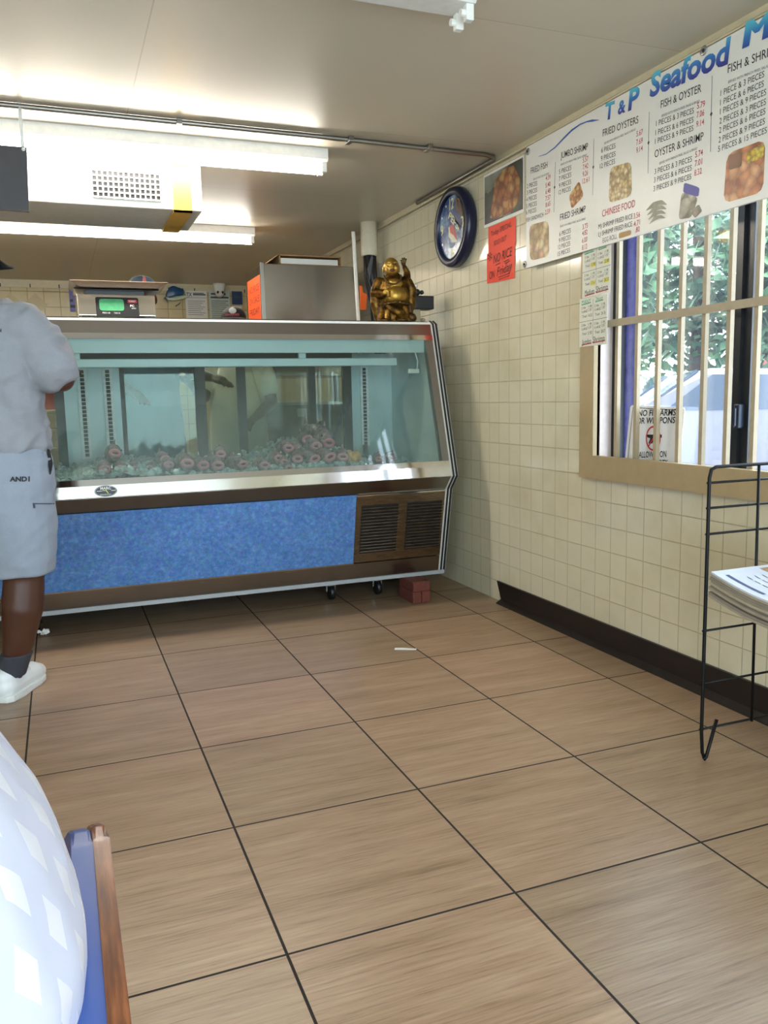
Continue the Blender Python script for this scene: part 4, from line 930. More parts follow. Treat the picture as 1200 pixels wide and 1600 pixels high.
def pic(name, pts, m, label=None, dx=0.):
    P = [onX(x, y, TX-dx) for x, y in pts]; n = len(P); out = []
    for i in range(n):     # round the corners
        p, q, r = P[i], P[i-1], P[(i+1) % n]
        for a_, b_ in ((.17, 0), (.05, .05), (0, .17)): out.append(p+(q-p)*a_+(r-p)*b_)
    obj(name, MB().prism(out, (.0004, 0, 0)), m, mn, label=label)
pic('picture_of_fish_fillet', [(827, 352), (857, 344), (858, 400), (828, 408)], m_food('fillet', ['c9b070', 'd8c48c', 'c79a7a', 'e0d2a0', 'b59a5c'], 26), 'printed picture of a fish sandwich with fries')
pic('picture_of_shrimp_plate', [(889, 306), (905, 282), (912, 306), (893, 327)], m_food('shrimp_plate', ['9a5420', 'c88840', 'a8642c', 'dfb860', 'b8883c'], 55), 'printed picture of a shrimp plate')
pic('picture_of_fried_oysters', [(953, 262), (986, 252), (987, 306), (951, 318)], m_food('oyster_plate', ['b8985a', 'd8c088', 'c0a058', 'e4d4a0', 'a89a4c'], 55), 'printed picture of fried oysters')
pic('picture_of_egg_roll', [(967, 364), (986, 359), (986, 367), (967, 373)], plain('egg_roll_brown', 'b38d52', .5, var=.15), 'printed picture of an egg roll')
for k in range(4):
    y = 318+k*7; pic('picture_of_raw_shrimp', [(1008+k*2, y+12), (1020+k, y-2), (1034, y-6+k), (1043-k, y+2), (1030, y+2), (1018, y+8)], plain('raw_shrimp_grey', '9d9a86', .5, var=.2), dx=.0004*k)
pic('picture_of_oyster_jar', [(1065, 300), (1091, 308), (1080, 340), (1060, 343)], m_food('jar_print', ['6f6f5c', '8d8c78', 'a8a792', 'b5b4a4'], 24), 'printed picture of an oyster jar')
pic('picture_of_jar_lid', [(1069, 285), (1093, 293), (1091, 308), (1067, 301)], plain('lid_purple', '5b58a0', .5), dx=.0006)
pic('picture_of_oyster_shell', [(1078, 330), (1092, 319), (1097, 330), (1086, 341)], m_food('shell_print', ['7d7a66', '9d9a86', 'c0bda8', 'd0cdba'], 30), dx=.0006)
pic('picture_of_shrimp_basket', [(1136, 240), (1196, 217), (1192, 300), (1130, 318)], m_food('basket_shrimp', ['c07040', 'd89058', 'c87e4c', 'e8b080', 'd89a68'], 26), 'printed picture of a shrimp basket')
pic('picture_of_corn', [(1166, 238), (1194, 224), (1193, 246), (1167, 256)], m_food('corn_print', ['b08a10', 'd0ac20', 'e0c840', 'e8d868'], 60), dx=.0008)
pic('picture_of_potato', [(1138, 244), (1158, 236), (1159, 260), (1138, 266)], m_food('potato_print', ['5a3820', '85573a', 'a8765a', 'c29a80'], 10), dx=.0008)
# handwritten shrimp price sheets hung under the board
def psheet(y0, y1, z0, z1, X, label, rows, dz):
    o = obj('price_sheet', MB().box((X, y1, z0), (X+.0008, y0, z1)), plain('sheet_white', 'd6d5c6', .6, var=.03)); tag(o, label, 'price sheet', 'handwritten price sheets')
    k_, g_, r_ = MB(), MB(), MB(); W2 = y0-y1; H2 = z1-z0; e = X-.0006
    def tx(m, s, u_, v_, wd, h): letter(m, s, (e, y0-u_*W2, z1-v_*H2), Vector((0, -1, .03)).normalized(), (0, 0, 1), wd*W2, h, shear=.1)
    def ln(m, u_, v_, wd, h=.002): p = Vector((e, y0-u_*W2, z1-v_*H2)); m.face([p, p+Vector((0, -wd*W2, .004)), p+Vector((0, -wd*W2, .004+h)), p+Vector((0, 0, h))])
    tx(g_, rows[0], .08, .12, .34, .018); ln(g_, .08, .14, .34, .004); tx(g_, rows[1], .58, .11, .26, .018); ln(g_, .58, .13, .28, .003)
    for cx_ in (.05, .52):
        for b_ in (0, 1):
            v0_ = .22+.36*b_
            tx(k_, '2 lbs', cx_+.03, v0_, .16, .010); tx(k_, '11.98', cx_+.27, v0_-.01, .13, .010); tx(k_, '5 LARGE', cx_+.03, v0_+.08, .22, .010); tx(k_, '+.97', cx_+.28, v0_+.07, .12, .010)
            tx(k_, 'Total', cx_+.06, v0_+.18, .16, .011)
            if rows[3]: y_ = MB(); y_.face([Vector((e+.0002, y0-(cx_+.25)*W2, z1-(v0_+.2)*H2)), Vector((e+.0002, y0-(cx_+.43)*W2, z1-(v0_+.2)*H2)), Vector((e+.0002, y0-(cx_+.43)*W2, z1-(v0_+.11)*H2)), Vector((e+.0002, y0-(cx_+.25)*W2, z1-(v0_+.11)*H2))]); obj('highlighter_mark', y_, YELI, o)
            tx(k_, rows[4+b_*2+(1 if cx_ > .5 else 0)], cx_+.27, v0_+.18, .15, .013)
            ln(k_, cx_+.24, v0_+.02, .001+.2, .0008)
    ln(k_, .0, .49, 1.0, .0015)
    k_.face([(e, y0-.5*W2, z1-.05*H2), (e, y0-.507*W2, z1-.05*H2), (e, y0-.507*W2, z1-.84*H2), (e, y0-.5*W2, z1-.84*H2)])
    s1, s2 = rows[2].split(' ')
    tx(k_, s1, .1, .955, .34, .022); tx(k_, s2, .5, .935, .42, .024); ln(r_, .1, .975, .36, .005); ln(r_, .5, .955, .44, .005)
    obj('handwriting', k_, INK, o); obj('green_heading', g_, GREENI, o); obj('red_underline', r_, plain('red_marker', 'b0403c', .6), o)
psheet(-.610, -.816, 1.588, 1.806, XW-.0245, 'white handwritten sheet reading Medium Shrimp hung right under the menu board', ('MEDIUM', '26oz', 'Medium Shrimp', True, '13.95', '22.88', '17.61', '26.53'), 0)
psheet(-.594, -.800, 1.372, 1.586, XW-.0265, 'white handwritten sheet reading Jumbo Shrimp hung below the Medium sheet', ('MANY', '26oz', 'Jumbo Shrimp', False, '14.52', '24.76', '5.92', '28.37'), 0)
# ================================================================== FLOOR SCRAPS
p = onZ(67, 990, .015); mb = MB()
for k in range(5): mb.ico(p+Vector((random.uniform(-.018, .018), random.uniform(-.012, .012), random.uniform(-.004, .012))), random.uniform(.010, .017), 1, .005)
tag(obj('crumpled_paper', mb, PAPER), 'crumpled white paper on the floor under the case near the man', 'litter')
a, b = onZ(617, 1014, .001), onZ(650, 1015, .001); d = (b-a); nn_ = Vector((-d.y, d.x, 0)).normalized()*.012
tag(obj('straw_wrapper', MB().prism([a-nn_, b-nn_*.6, b+nn_*.6+d*.02, a+d*.4+nn_, a+nn_*.8], (0, 0, .003)), PAPER), 'white paper straw wrapper lying on the open floor', 'litter')
# ================================================================== NEWSPAPER RACK
RY = -1.90; rx = 1.44
rk = thing('wire_rack', 'black wire magazine rack by the right wall under the window', 'rack', (1.66, -2.1, 0))
def wire(name, pts, r, par=rk): return obj(name, MB().tube(pts, r, 8), BLACKM, par, True)
for yy in (RY, RY-.42):
    wire('frame_wire', [(rx+.015, yy, .012), (rx+.006, yy, .03), (rx, yy, .10), (rx, yy, .90), (rx+.006, yy, .925), (rx+.025, yy, .933), (1.85, yy, .933), (1.868, yy, .925), (1.873, yy, .90), (1.873, yy, .10), (1.868, yy, .03), (1.86, yy, .012)], .0055)
    wire('foot_wire', [(rx+.012, yy, .014), (rx+.016, yy, .006), (rx+.022, yy, .012), (rx+.06, yy, .13)], .0055)
    wire('foot_wire', [(1.863, yy, .014), (1.859, yy, .006), (1.852, yy, .012), (1.815, yy, .13)], .0055)
    wire('upright', [(1.645, yy, .10), (1.633, yy, .933)], .0045)
    for z in (.885, .808, .728, .425, .255, .106): wire('crosswire', [(rx-.004, yy+.004, z), (1.876, yy+.004, z)], .0038)
for x in (1.50, 1.57, 1.65, 1.76, 1.82): wire('shelf_wire', [(x, RY-.42*k/8, .5355-.04*k/8-.022*math.sin(math.pi*k/8)) for k in range(9)], .0038)
# newspapers: slightly sagging folded sheets
NPM = plain('newsprint', 'b9ac9a', .8, var=.1); TOPM = plain('newsprint_top', 'c7cbd6', .6, var=.04)
def sag(y): t = (RY-.005-y)/.42; return -.04*t - .022*math.sin(math.pi*min(1, t))
def paper(z, th, m, jx, jy, x0=1.445, x1=1.862, y1=None):
    mb = MB(); n = 12; ya = RY-.012+jy; yb = y1 or RY-.40+jy; prev = None
    for k in range(n+1):
        y = ya+(yb-ya)*k/n; s = sag(y)
        cur = [mb.bm.verts.new((x, y, z+s+dz)) for x, dz in ((x0+jx, 0), (x1+jx*.3, 0), (x1+jx*.3, th), (x0+jx, th))]
        if prev:
            for q in range(4): mb.bm.faces.new((prev[q], prev[(q+1) % 4], cur[(q+1) % 4], cur[q]))
        else: mb.bm.faces.new(list(reversed(cur)))
        prev = cur
    mb.bm.faces.new(prev); return obj('newspaper', mb, m)
z = .541; GN = 'newspapers on the wire rack'
NPS = [plain('newsprint_'+n_, c_, .8, var=.12) for n_, c_ in (('tan', '9d917e'), ('grey', '877d70'), ('warm', 'a89a84'))]
for k in range(9):
    o = paper(z, .0072, NPS[k % 3], random.uniform(-.010, .004), random.uniform(-.004, .0)); tag(o, 'folded tan newspaper low in the stack on the black wire rack', 'newspaper', GN); z += .0078
o = paper(z, .006, TOPM, 0, -.001); tag(o, 'top newspaper with a blue stripe on the stack in the wire rack', 'newspaper', GN); ztop = z+.006
def on_top(pts, dz=.0012): return [(x, y, ztop+sag(y)+dz) for x, y in pts]
mb = MB()
for k in range(8):
    ya = RY-.045-.018*k; yb = ya-.018; mb.face(on_top([(1.472, ya), (1.484, ya), (1.484, yb), (1.472, yb)]))
obj('blue_stripe', mb, plain('print_navy', '30406e', .6), o)
mb = MB()
for k in range(6):
    for q in range(5): ya = RY-.07-.03*q; mb.face(on_top([(1.53+.03*k, ya), (1.533+.03*k, ya), (1.533+.03*k, ya-.022), (1.53+.03*k, ya-.022)]))
obj('printed_text', mb, INK, o)
mb = MB(); mb.face(on_top([(1.62, RY-.03), (1.75, RY-.03), (1.75, RY-.10), (1.64, RY-.10)], .0014)); obj('printed_photo', mb, m_food('news_photo', ['8a5a2a', 'c0944c', 'd8b070', 'a8a8b0'], 20), o)
o = paper(ztop+.001, .009, PAPER, 0, 0, 1.585, 1.85, RY-.34); 
for v_ in o.data.vertices:
    v_.co.y -= .085
    v_.co.z += sag(v_.co.y)-sag(v_.co.y+.085)
tag(o, 'small folded newspaper lying on top of the blue-striped one', 'newspaper', GN)
# ================================================================== PEOPLE
def figure_parts(H, g, elbows, wrists, knees=None, feet=None, lean=0., head=(0, 0, 0), hipw=.10):
    pass
def hand(mb, w, d, side, n=8):
    """palm and five curled fingers from wrist w along d"""
    w = Vector(w); d = Vector(d).normalized(); s = d.cross(Vector((0, 0, 1))); s = s.normalized() if s.length > .1 else Vector((1, 0, 0)); up = s.cross(d)
    mb.capsule([w, w+d*.05, w+d*.085], [.026, .03, .028], 12)
    for i, (o_, l_) in enumerate(((-.030, .066), (-.010, .078), (.011, .074), (.031, .056))):
        b = w+d*.09+s*o_; mb.capsule([b-d*.02, b+d*l_*.5-up*.006+s*o_*.15, b+d*l_*.85-up*.024+s*o_*.2], [.0095, .0088, .0078], n)
    t_ = w+d*.03-s*side*.028; mb.capsule([t_, t_+d*.03-s*side*.022-up*.006, t_+d*.058-s*side*.026-up*.014], [.012, .010, .008], n)
def head_mesh(mb, c, yaw=0., s=1.):
    c = Vector(c); R = Matrix.Rotation(yaw, 3, 'Z'); P = lambda x, y, z: c+R@(Vector((x, y, z))*s)
    mb.ball(P(0, -.005, .025), (.078*s, .096*s, .095*s), 20, R); mb.ball(P(0, .018, -.045), (.058*s, .072*s, .07*s), 16, R)
    mb.ball(P(0, .098, -.015), (.016*s, .02*s, .02*s), 10, R); mb.capsule([P(0, .085, .03), P(0, .102, -.01)], [.009*s, .012*s], 8)
    mb.ball(P(0, .082, -.055), (.026*s, .014*s, .012*s), 10, R); mb.ball(P(0, .072, -.09), (.03*s, .022*s, .02*s), 10, R)
    for sx in (-1, 1):
        mb.ball(P(sx*.08, -.005, -.01), (.01*s, .02*s, .032*s), 10, R); mb.ball(P(sx*.032, .083, .04), (.026*s, .012*s, .008*s), 8, R); mb.ball(P(sx*.045, .06, -.03), (.025*s, .022*s, .022*s), 8, R)
def face_bits(par, c, yaw, s=1.):
    c = Vector(c); R = Matrix.Rotation(yaw, 3, 'Z'); mb = MB()
    for sx in (-1, 1): mb.ball(c+R@Vector((sx*.031, .083, .018))*s, (.013*s, .008*s, .008*s), 10, R)
    obj('eyes', mb, plain('eye_white', 'd8d2c8', .3), par, True, local=True)
    mb = MB()
    for sx in (-1, 1): mb.ball(c+R@Vector((sx*.031, .0895, .018))*s, (.0055*s, .004*s, .006*s), 8, R)
    obj('pupils', mb, BLACK, par, True, local=True)
def cap_mesh(c, yaw, brim=True, s=1.):
    c = Vector(c); R = Matrix.Rotation(yaw, 3, 'Z'); mb = MB()
    n = 24; prev = None
    for k in range(7):
        a = math.pi/2*k/6; cur = []
        for i in range(n):
            t_ = 2*math.pi*i/n; cur.append(mb.bm.verts.new(c+R@Vector((.089*s*math.cos(t_)*math.cos(a)**.7 if k < 6 else .001*math.cos(t_), -.004+.106*s*(math.sin(t_)*math.cos(a)**.7 if k < 6 else .001*math.sin(t_)), .045*s+.085*s*math.sin(a)))))
        if prev:
            for i in range(n): mb.bm.faces.new((prev[i], prev[(i+1) % n], cur[(i+1) % n], cur[i]))
        prev = cur
    mb.bm.faces.new(prev)
    bb = MB()
    if brim:
        outer = []; inner = []
        for i in range(13):
            t_ = math.radians(25+130*i/12); inner.append(c+R@Vector((.09*s*math.cos(t_), -.004+.107*s*math.sin(t_), .047*s)))
            outer.append(c+R@Vector((.098*s*math.cos(t_), .03+.155*s*math.sin(t_)-.0, .030*s-.012*math.cos(t_)**2)))
        bb.prism(inner+list(reversed(outer)), (0, 0, .005))
    return mb, bb
def torso(mb, H, g, add=0., z0=.47, z1=.83, belly=0.):
    T_ = [(.47, .165, .125), (.52, .178, .135), (.58, .172, .13+belly*.7), (.63, .168, .125+belly), (.69, .175, .125+belly*.5), (.75, .185, .122), (.795, .175, .10), (.822, .12, .078), (.84, .07, .062)]
    R_2 = [(0, .0 + (.02*belly/.05 if belly else 0)*(1 if .55 < z < .7 else 0), z*H, a*g+add, b*g+add) for z, a, b in T_ if z0 <= z <= z1]
    mb.rings(R_2, 24)
LOC = lambda o: o
def finish(root, nm, mb, m, vx, it=3, folds=0.):
    o = obj(nm, mb, m, root, True, local=True, remesh=(vx, it))
    if folds:
        from mathutils import noise
        nr = [v.normal.copy() for v in o.data.vertices]
        for v, n in zip(o.data.vertices, nr):
            p = v.co; q = Vector((p.x*8+p.z*5, p.y*8, p.z*15-abs(p.x)*9))
            a = noise.noise(q); b = noise.noise(q*2.1+Vector((7, 3, 1)))
            v.co = p + n*folds*((1-abs(a)*2.2)*.8 + b*.5)
    return o
# ---- customer at the left, seen from behind
GREYT = m_cloth('heather_grey_tee', '8f9198', .10, 160, .5); GREYS = m_cloth('heather_grey_shorts', '8f96a3', .10, 150, .35)
H = 1.80
cu = thing('person', 'person in grey t-shirt and grey shorts standing at the display case', 'person', (-.648, -.36, 0), -.42)
mb = MB(); torso(mb, H, 1.18, 0, .47, .84, .05)
mb.capsule([(0, .0, 1.46), (0, .01, 1.56)], [.066, .062]); HC = (0, .03, 1.665); HY = -.30; head_mesh(mb, HC, HY)
el = Vector((.30, .055, 1.262)); sh = Vector((.20, -.01, 1.455)); wr = Vector((.20, .30, 1.30))
mb.capsule([sh, (sh+el)/2, el], [.066, .062, .052]); mb.capsule([el, el+(wr-el)*.35, wr], [.052, .048, .031]); hand(mb, wr, (-.15, 1, .1), 1)
el2 = Vector((-.30, .05, 1.23)); wr2 = Vector((-.2, .30, 1.25)); mb.capsule([(-.20, -.01, 1.455), (-.26, .02, 1.34), el2], [.066, .062, .052]); mb.capsule([el2, el2+(wr2-el2)*.35, wr2], [.052, .048, .031]); hand(mb, wr2, (.2, 1, .1), -1)
LEG = {1: [(.11, 0, .90), (.112, .01, .70), (.105, .03, .50), (.092, .022, .38), (.06, .03, .24), (.012, .058, .10)], -1: [(-.11, 0, .90), (-.16, .01, .70), (-.16, .02, .50), (-.16, -.012, .36), (-.155, -.02, .24), (-.15, -.02, .10)]}
FOOT = {1: (Vector((-.004, .022, 0)), Vector((.05, .99, 0)).normalized()), -1: (Vector((-.15, -.065, 0)), Vector((-.07, .99, 0)).normalized())}
for sx in (-1, 1):
    mb.capsule(LEG[sx], [.12, .105, .076, .080, .060, .042], 16)
    f0_, fd_ = FOOT[sx]; mb.capsule([f0_+fd_*.015+Vector((0, 0, .05)), f0_+fd_*.09+Vector((0, 0, .045)), f0_+fd_*.20+Vector((0, 0, .03))], [.032, .034, .026])
finish(cu, 'body', mb, SKIN, .0085)
face_bits(cu, HC, HY)
mb = MB(); torso(mb, H, 1.18, .022, .52, .83, .055)
mb.rings([(0, .01, 1.005, .244, .215), (0, .012, 1.06, .24, .212), (0, .01, 1.2, .226, .2)], 24)
elc = sh+(el-sh)*.72
mb.capsule([Vector((.12, -.005, 1.47)), sh, sh+(el-sh)*.42, elc], [.085, .092, .096, .098], 18)
mb.capsule([Vector((-.12, -.005, 1.47)), Vector((-.20, -.01, 1.455)), Vector((-.28, .035, 1.29))], [.085, .092, .094], 18)
TEE = finish(cu, 't_shirt', mb, GREYT, .009, 4, .013)
mb = MB(); mb.rings([(0, .005, .78, .246, .20), (0, .005, .88, .256, .206), (0, .006, .96, .248, .202), (0, .006, 1.03, .222, .188)], 24)
for sx in (-1, 1):
    ax = .125 if sx > 0 else .15
    mb.rings([(sx*(ax-.02), .018, .515, .116, .122), (sx*(ax-.012), .012, .60, .124, .136), (sx*.112, .005, .72, .138, .16), (sx*.105, 0, .86, .132, .175)], 22)
SHO = finish(cu, 'shorts', mb, GREYS, .009, 3, .005)
# pocket opening, zip and lettering lie on the cloth
from mathutils.bvhtree import BVHTree
def cloth(o): return BVHTree.FromPolygons([v.co.copy() for v in o.data.vertices], [tuple(p.vertices) for p in o.data.polygons])
CM = (Matrix.Translation(cu.location) @ Matrix.Rotation(cu.rotation_euler.z, 4, 'Z')).inverted(); CL = CM @ CAM
def lay(tree_, px, py, lift=.003):
    d = (CM.to_3x3() @ ray(px, py)).normalized(); h = tree_.ray_cast(CL, d)
    if h[0] is None:
        q = CL+d*3.55; h = tree_.find_nearest(q)
    return h[0]+h[1]*lift
ts, tt_ = cloth(SHO), cloth(TEE)
mb = MB(); rows = [(690, 73, 75), (700, 73, 80), (712, 73.5, 81.5), (724, 74.5, 81.5), (734, 75.5, 80), (742, 77, 78)]; pv = None
for y_, xa, xb in rows:
    cur = [lay(ts, xa+(xb-xa)*k/3, y_) for k in range(4)]
    if pv:
        for k in range(3): mb.face([pv[k], pv[k+1], cur[k+1], cur[k]])
    pv = cur
obj('pocket', mb, plain('pocket_black', '14151a', .8), cu, local=True)
def cloth_text(tree_, s_, px0, px1, py, hp):
    mb = MB(); letter(mb, s_, (0, 0, 0), (1, 0, 0), (0, 1, 0), 1., 1., bold=.04)
    for v_ in mb.bm.verts: v_.co = lay(tree_, px0+(px1-px0)*v_.co.x, py-hp*v_.co.y)
    return mb
obj('shorts_lettering', cloth_text(ts, 'AND1', 15, 46, 752, 7), INK, cu, local=True)
obj('zip', MB().tube([lay(ts, x, 787, .001) for x in (51, 58, 65, 72, 79, 84)], .0022, 6).tube([lay(ts, 52, 787), lay(ts, 53, 794)], .004, 6), plain('zip_grey', '3a3f48', .6), cu, local=True)
obj('shirt_lettering', cloth_text(tt_, 'N', -3, 2.5, 519, 5), INK, cu, local=True)
crown, brim = cap_mesh(HC, HY); cp = obj('cap', crown, plain('cap_black', '17171a', .8), cu, True, local=True); obj('brim', brim, plain('cap_black', '17171a', .8), cp, local=True)
SHOE = plain('white_leather', 'dcdedf', .4, var=.04)
for sx in (-1, 1):
    mb = MB(); q0, q1 = Vector(LEG[sx][5]), Vector(LEG[sx][4]); qa, qb = q0.lerp(q1, -.1), q0.lerp(q1, .62); mb.rings([(qa.x, qa.y, qa.z, .050, .056), (qb.x, qb.y, qb.z, .062, .064)], 16); finish(cu, 'sock', mb, plain('dark_grey_sock', '3a3a42', .9), .006, 2)
    mb = MB(); c0_, d_ = FOOT[sx]
    mb.capsule([c0_+Vector((0, 0, .055)), c0_+d_*.10+Vector((0, 0, .055)), c0_+d_*.20+Vector((0, 0, .042)), c0_+d_*.245+Vector((0, 0, .036))], [.052, .052, .050, .036], 16)
    mb.capsule([c0_+d_*.0+Vector((0, 0, .09)), c0_+d_*.10+Vector((0, 0, .085))], [.046, .046], 14)
    mb.capsule([c0_+d_*.12+Vector((0, 0, .08)), c0_+d_*.115+Vector((0, 0, .135))], [.03, .024], 10)
    sn = finish(cu, 'sneaker', mb, SHOE, .006, 3)
    for v_ in sn.data.vertices: v_.co.z = max(v_.co.z, .012)
    mb = MB(); pts = []
    sN = Vector((-d_.y, d_.x, 0))
    for t_, w_ in ((-.05, .03), (-.03, .05), (.04, .056), (.10, .052), (.17, .056), (.23, .046), (.272, .02)): pts.append((c0_+d_*t_, w_))
    poly = [p+sN*w_ for p, w_ in pts]+[p-sN*w_ for p, w_ in reversed(pts)]
    mb.prism([(p.x, p.y, 0.0) for p in poly], (0, 0, .028), .006); obj('sole', mb, plain('white_sole', 'd6d6d2', .5), sn, True, local=True)
    mb = MB()
    for k in range(4):
        p = c0_+d_*(.09+.03*k)+Vector((0, 0, .118-.012*k)); mb.tube([p+sN*.035-Vector((0, 0, .012)), p+Vector((0, 0, .004)), p-sN*.035-Vector((0, 0, .012))], .004, 6)
    obj('laces', mb, plain('lace_white', 'cfd2d4', .8), sn, True, local=True)
# ---- two workers behind the case
BLUEA = m_cloth('light_blue_mesh', '6f9abb', .14, 230, .5); WSH = m_cloth('white_work_shirt', 'cfcabd', .06, 100, .4)
def worker(x, y, rz, H, label, shirtm, apronm, capm, arm_r, arm_l, HY=0.):
    root = thing('person', label, 'person', (x, y, 0), rz)
    mb = MB(); torso(mb, H, 1.02, 0, .47, .84, .02); HCz = H*.923
    mb.capsule([(0, 0, H*.81), (0, .012, H*.87)], [.056, .053]); HC = (0, .03, HCz); head_mesh(mb, HC, HY, .98)
    for sx, (e, w_) in ((1, arm_r), (-1, arm_l)):
        s = Vector((sx*.175, 0, H*.80)); e = Vector(e); w_ = Vector(w_)
        mb.capsule([s, (s+e)/2, e], [.056, .05, .041]); mb.capsule([e, e+(w_-e)*.35, w_], [.043, .041, .028]); hand(mb, w_, (w_-e)+Vector((0, .02, -.02)), sx)
        mb.capsule([(sx*.095, 0, .49*H), (sx*.10, .01, .28*H), (sx*.10, -.01, .20*H), (sx*.10, -.015, .05*H)], [.09, .06, .06, .038])
        mb.capsule([(sx*.10, -.05, .045), (sx*.105, .05, .045), (sx*.115, .15, .032)], [.04, .042, .032])
    finish(root, 'body', mb, SKIN, .0085); face_bits(root, HC, HY, .98)
    mb = MB(); torso(mb, H, 1.02, .018, .52, .83, .025)
    mb.rings([(0, 0, .46*H, .205, .165), (0, 0, .55*H, .20, .16), (0, 0, .6*H, .195, .155)])
    for sx, (e, w_) in ((1, arm_r), (-1, arm_l)):
        s = Vector((sx*.175, 0, H*.80)); e = Vector(e); mb.capsule([Vector((sx*.1, 0, H*.805)), s, s+(e-s)*.7], [.07, .073, .066], 16)
    finish(root, 'shirt', mb, shirtm, .010, 3, .006)
    mb = MB()
    for sx in (-1, 1): mb.rings([(sx*.10, -.01, .03*H, .075, .085), (sx*.10, 0, .28*H, .082, .09), (sx*.095, 0, .47*H, .105, .14)], 18)
    mb.rings([(0, 0, .44*H, .19, .14), (0, 0, .53*H, .19, .145)])
    finish(root, 'trousers', mb, plain('dark_trousers', '2b2e36', .9), .011, 3)
    mb = MB(); prev = None; n = 14    # apron: a curved sheet in front of the body
    for z_, r_a, hw in ((.35*H, .215, 1.05), (.46*H, .213, 1.1), (.55*H, .208, 1.1), (.62*H, .205, 1.0), (.70*H, .20, .75), (.765*H, .192, .6)):
        cur = []
        for k in range(n+1):
            a = math.pi/2-hw+2*hw*k/n; rr_ = r_a+.006*math.sin(5*a+z_*9); cur.append((rr_*1.02*math.cos(a), .0+rr_*.92*math.sin(a), z_))
        cv = [mb.bm.verts.new(p) for p in cur]
        if prev:
            for k in range(n): mb.bm.faces.new((prev[k], prev[k+1], cv[k+1], cv[k]))
        prev = cv
    ext = bmesh.ops.extrude_face_region(mb.bm, geom=list(mb.bm.faces)); 
    for v_ in ext['geom']:
        if isinstance(v_, bmesh.types.BMVert): v_.co.x *= 1.025; v_.co.y *= 1.025
    ap = obj('apron', mb, apronm, root, True, local=True)
    obj('apron_strap', MB().tube([(-.11, .185, .765*H), (-.075, .06, .835*H), (0, -.07, .845*H), (.075, .06, .835*H), (.11, .185, .765*H)], .009, 8), apronm, ap, True, local=True)
    crown, brim = cap_mesh(HC, HY, True, .98); cp = obj('cap', crown, capm, root, True, local=True); obj('brim', brim, capm, cp, local=True)
    return root, cp, HC
w1, cap1, hc1 = worker(.150, 1.47, math.pi+.10, 1.945, 'person in a blue cap and light blue mesh apron behind the case and scale', BLUEA, BLUEA, plain('cap_slate_blue', '55687c', .8), ((.25, .05, 1.32), (.14, .20, 1.24)), ((-.27, .06, 1.34), (-.36, .20, 1.31)))
mb = MB(); z_ = hc1[2]+.06; mb.prism([(-.012, .128, z_), (.022, .126, z_), (.008, .120, z_+.055), (-.004, .118, z_+.05)], (0, .004, 0)); obj('cap_patch', mb, plain('patch_red_white', 'c7756a', .7), cap1, local=True)
w2, cap2, hc2 = worker(.81, 1.98, math.pi-.25, 1.82, 'person in a black cap and white shirt standing behind the middle of the fish case', WSH, WSH, plain('cap_black_brown', '1f1815', .8), ((.22, .10, 1.20), (.30, .28, 1.30)), ((-.24, .1, 1.15), (-.12, .3, 1.05)), .1)
mb = MB(); C2 = Vector(hc2)+Vector((0, .098, .092)); mb.ball(C2, (.026, .008, .02), 12); obj('cap_emblem', mb, plain('emblem_pale', 'd0cbc2', .6), cap2, True, local=True)
mb = MB(); letter(mb, 'MARINES', C2+Vector((.05, .012, -.034)), (-1, 0, 0), (0, 0, 1), .095, .014, bold=.03); obj('cap_lettering', mb, plain('cap_red', 'a03a40', .6), cap2, local=True)
# ---- chair in the foreground and the person sitting on it
CHX, CHY = -.362, -3.27
ch = thing('dining_chair', 'blue vinyl dining chair with wooden edges in the near left corner', 'chair', (-.58, CHY, 0))
WOOD = NT('varnished_wood'); v = WOOD.coord(scale=(1, .07, 1)); WOOD.set(Base_Color=WOOD.ramp(WOOD.noise(v, 130, 6, .6), [(.3, '4a2716'), (.5, '7d4524'), (.7, 'a8663a')]), Roughness=.25)
BLUV = plain('blue_vinyl', '3d5fae', .35, var=.05)
hy = .245; tl = .24      # backrest reclines by tl
def bk(z): return CHX-(.80-z)*tl
def back_outline(inset, r=.125):
    pts = []
    y0_, y1_ = CHY-hy+inset, CHY+hy-inset; zt_ = .80-inset; zb_ = .47
    pts.append((y0_, zb_)); 
    for k in range(7): a = math.pi-math.pi/2*k/6; pts.append((y0_+r+r*math.cos(a), zt_-r*1.0+r*math.sin(a)))
    for k in range(7): a = math.pi/2-math.pi/2*k/6; pts.append((y1_-r+r*math.cos(a), zt_-r*1.0+r*math.sin(a)))
    pts.append((y1_, zb_)); return pts
mb = MB(); O = back_outline(0); mb.prism([(bk(z)-.005, y, z) for y, z in O], (.013, 0, 0), .004); bkf = obj('backrest_frame', mb, WOOD.m, ch)
mb = MB(); O = back_outline(.0015, .125); mb.prism([(bk(z)-.022, y, z) for y, z in O], (.018, 0, 0), .004); obj('backrest_pad', mb, BLUV, ch)
obj('seat', MB().box((-.84, CHY-.21, .425), (-.42, CHY+.21, .475), .015), BLUV, ch); obj('seat_frame', MB().box((-.835, CHY-.205, .385), (-.425, CHY+.205, .426)), WOOD.m, ch)
for x in (-.82, -.435):
    for sy in (-1, 1): obj('leg', MB().tube([(x, CHY+sy*.185, .39), (x+(.03 if x > -.5 else -.01), CHY+sy*.19, 0)], [.019, .014], 10), WOOD.m, ch)
for sy in (-1, 1): obj('back_post', MB().tube([(-.432, CHY+sy*.18, .39), (bk(.60)+.004, CHY+sy*.18, .60)], .014, 8), WOOD.m, ch)
ps = thing('person', 'seated person in a white diamond woven shirt in the near left corner', 'person', (-.53, -3.30, 0))
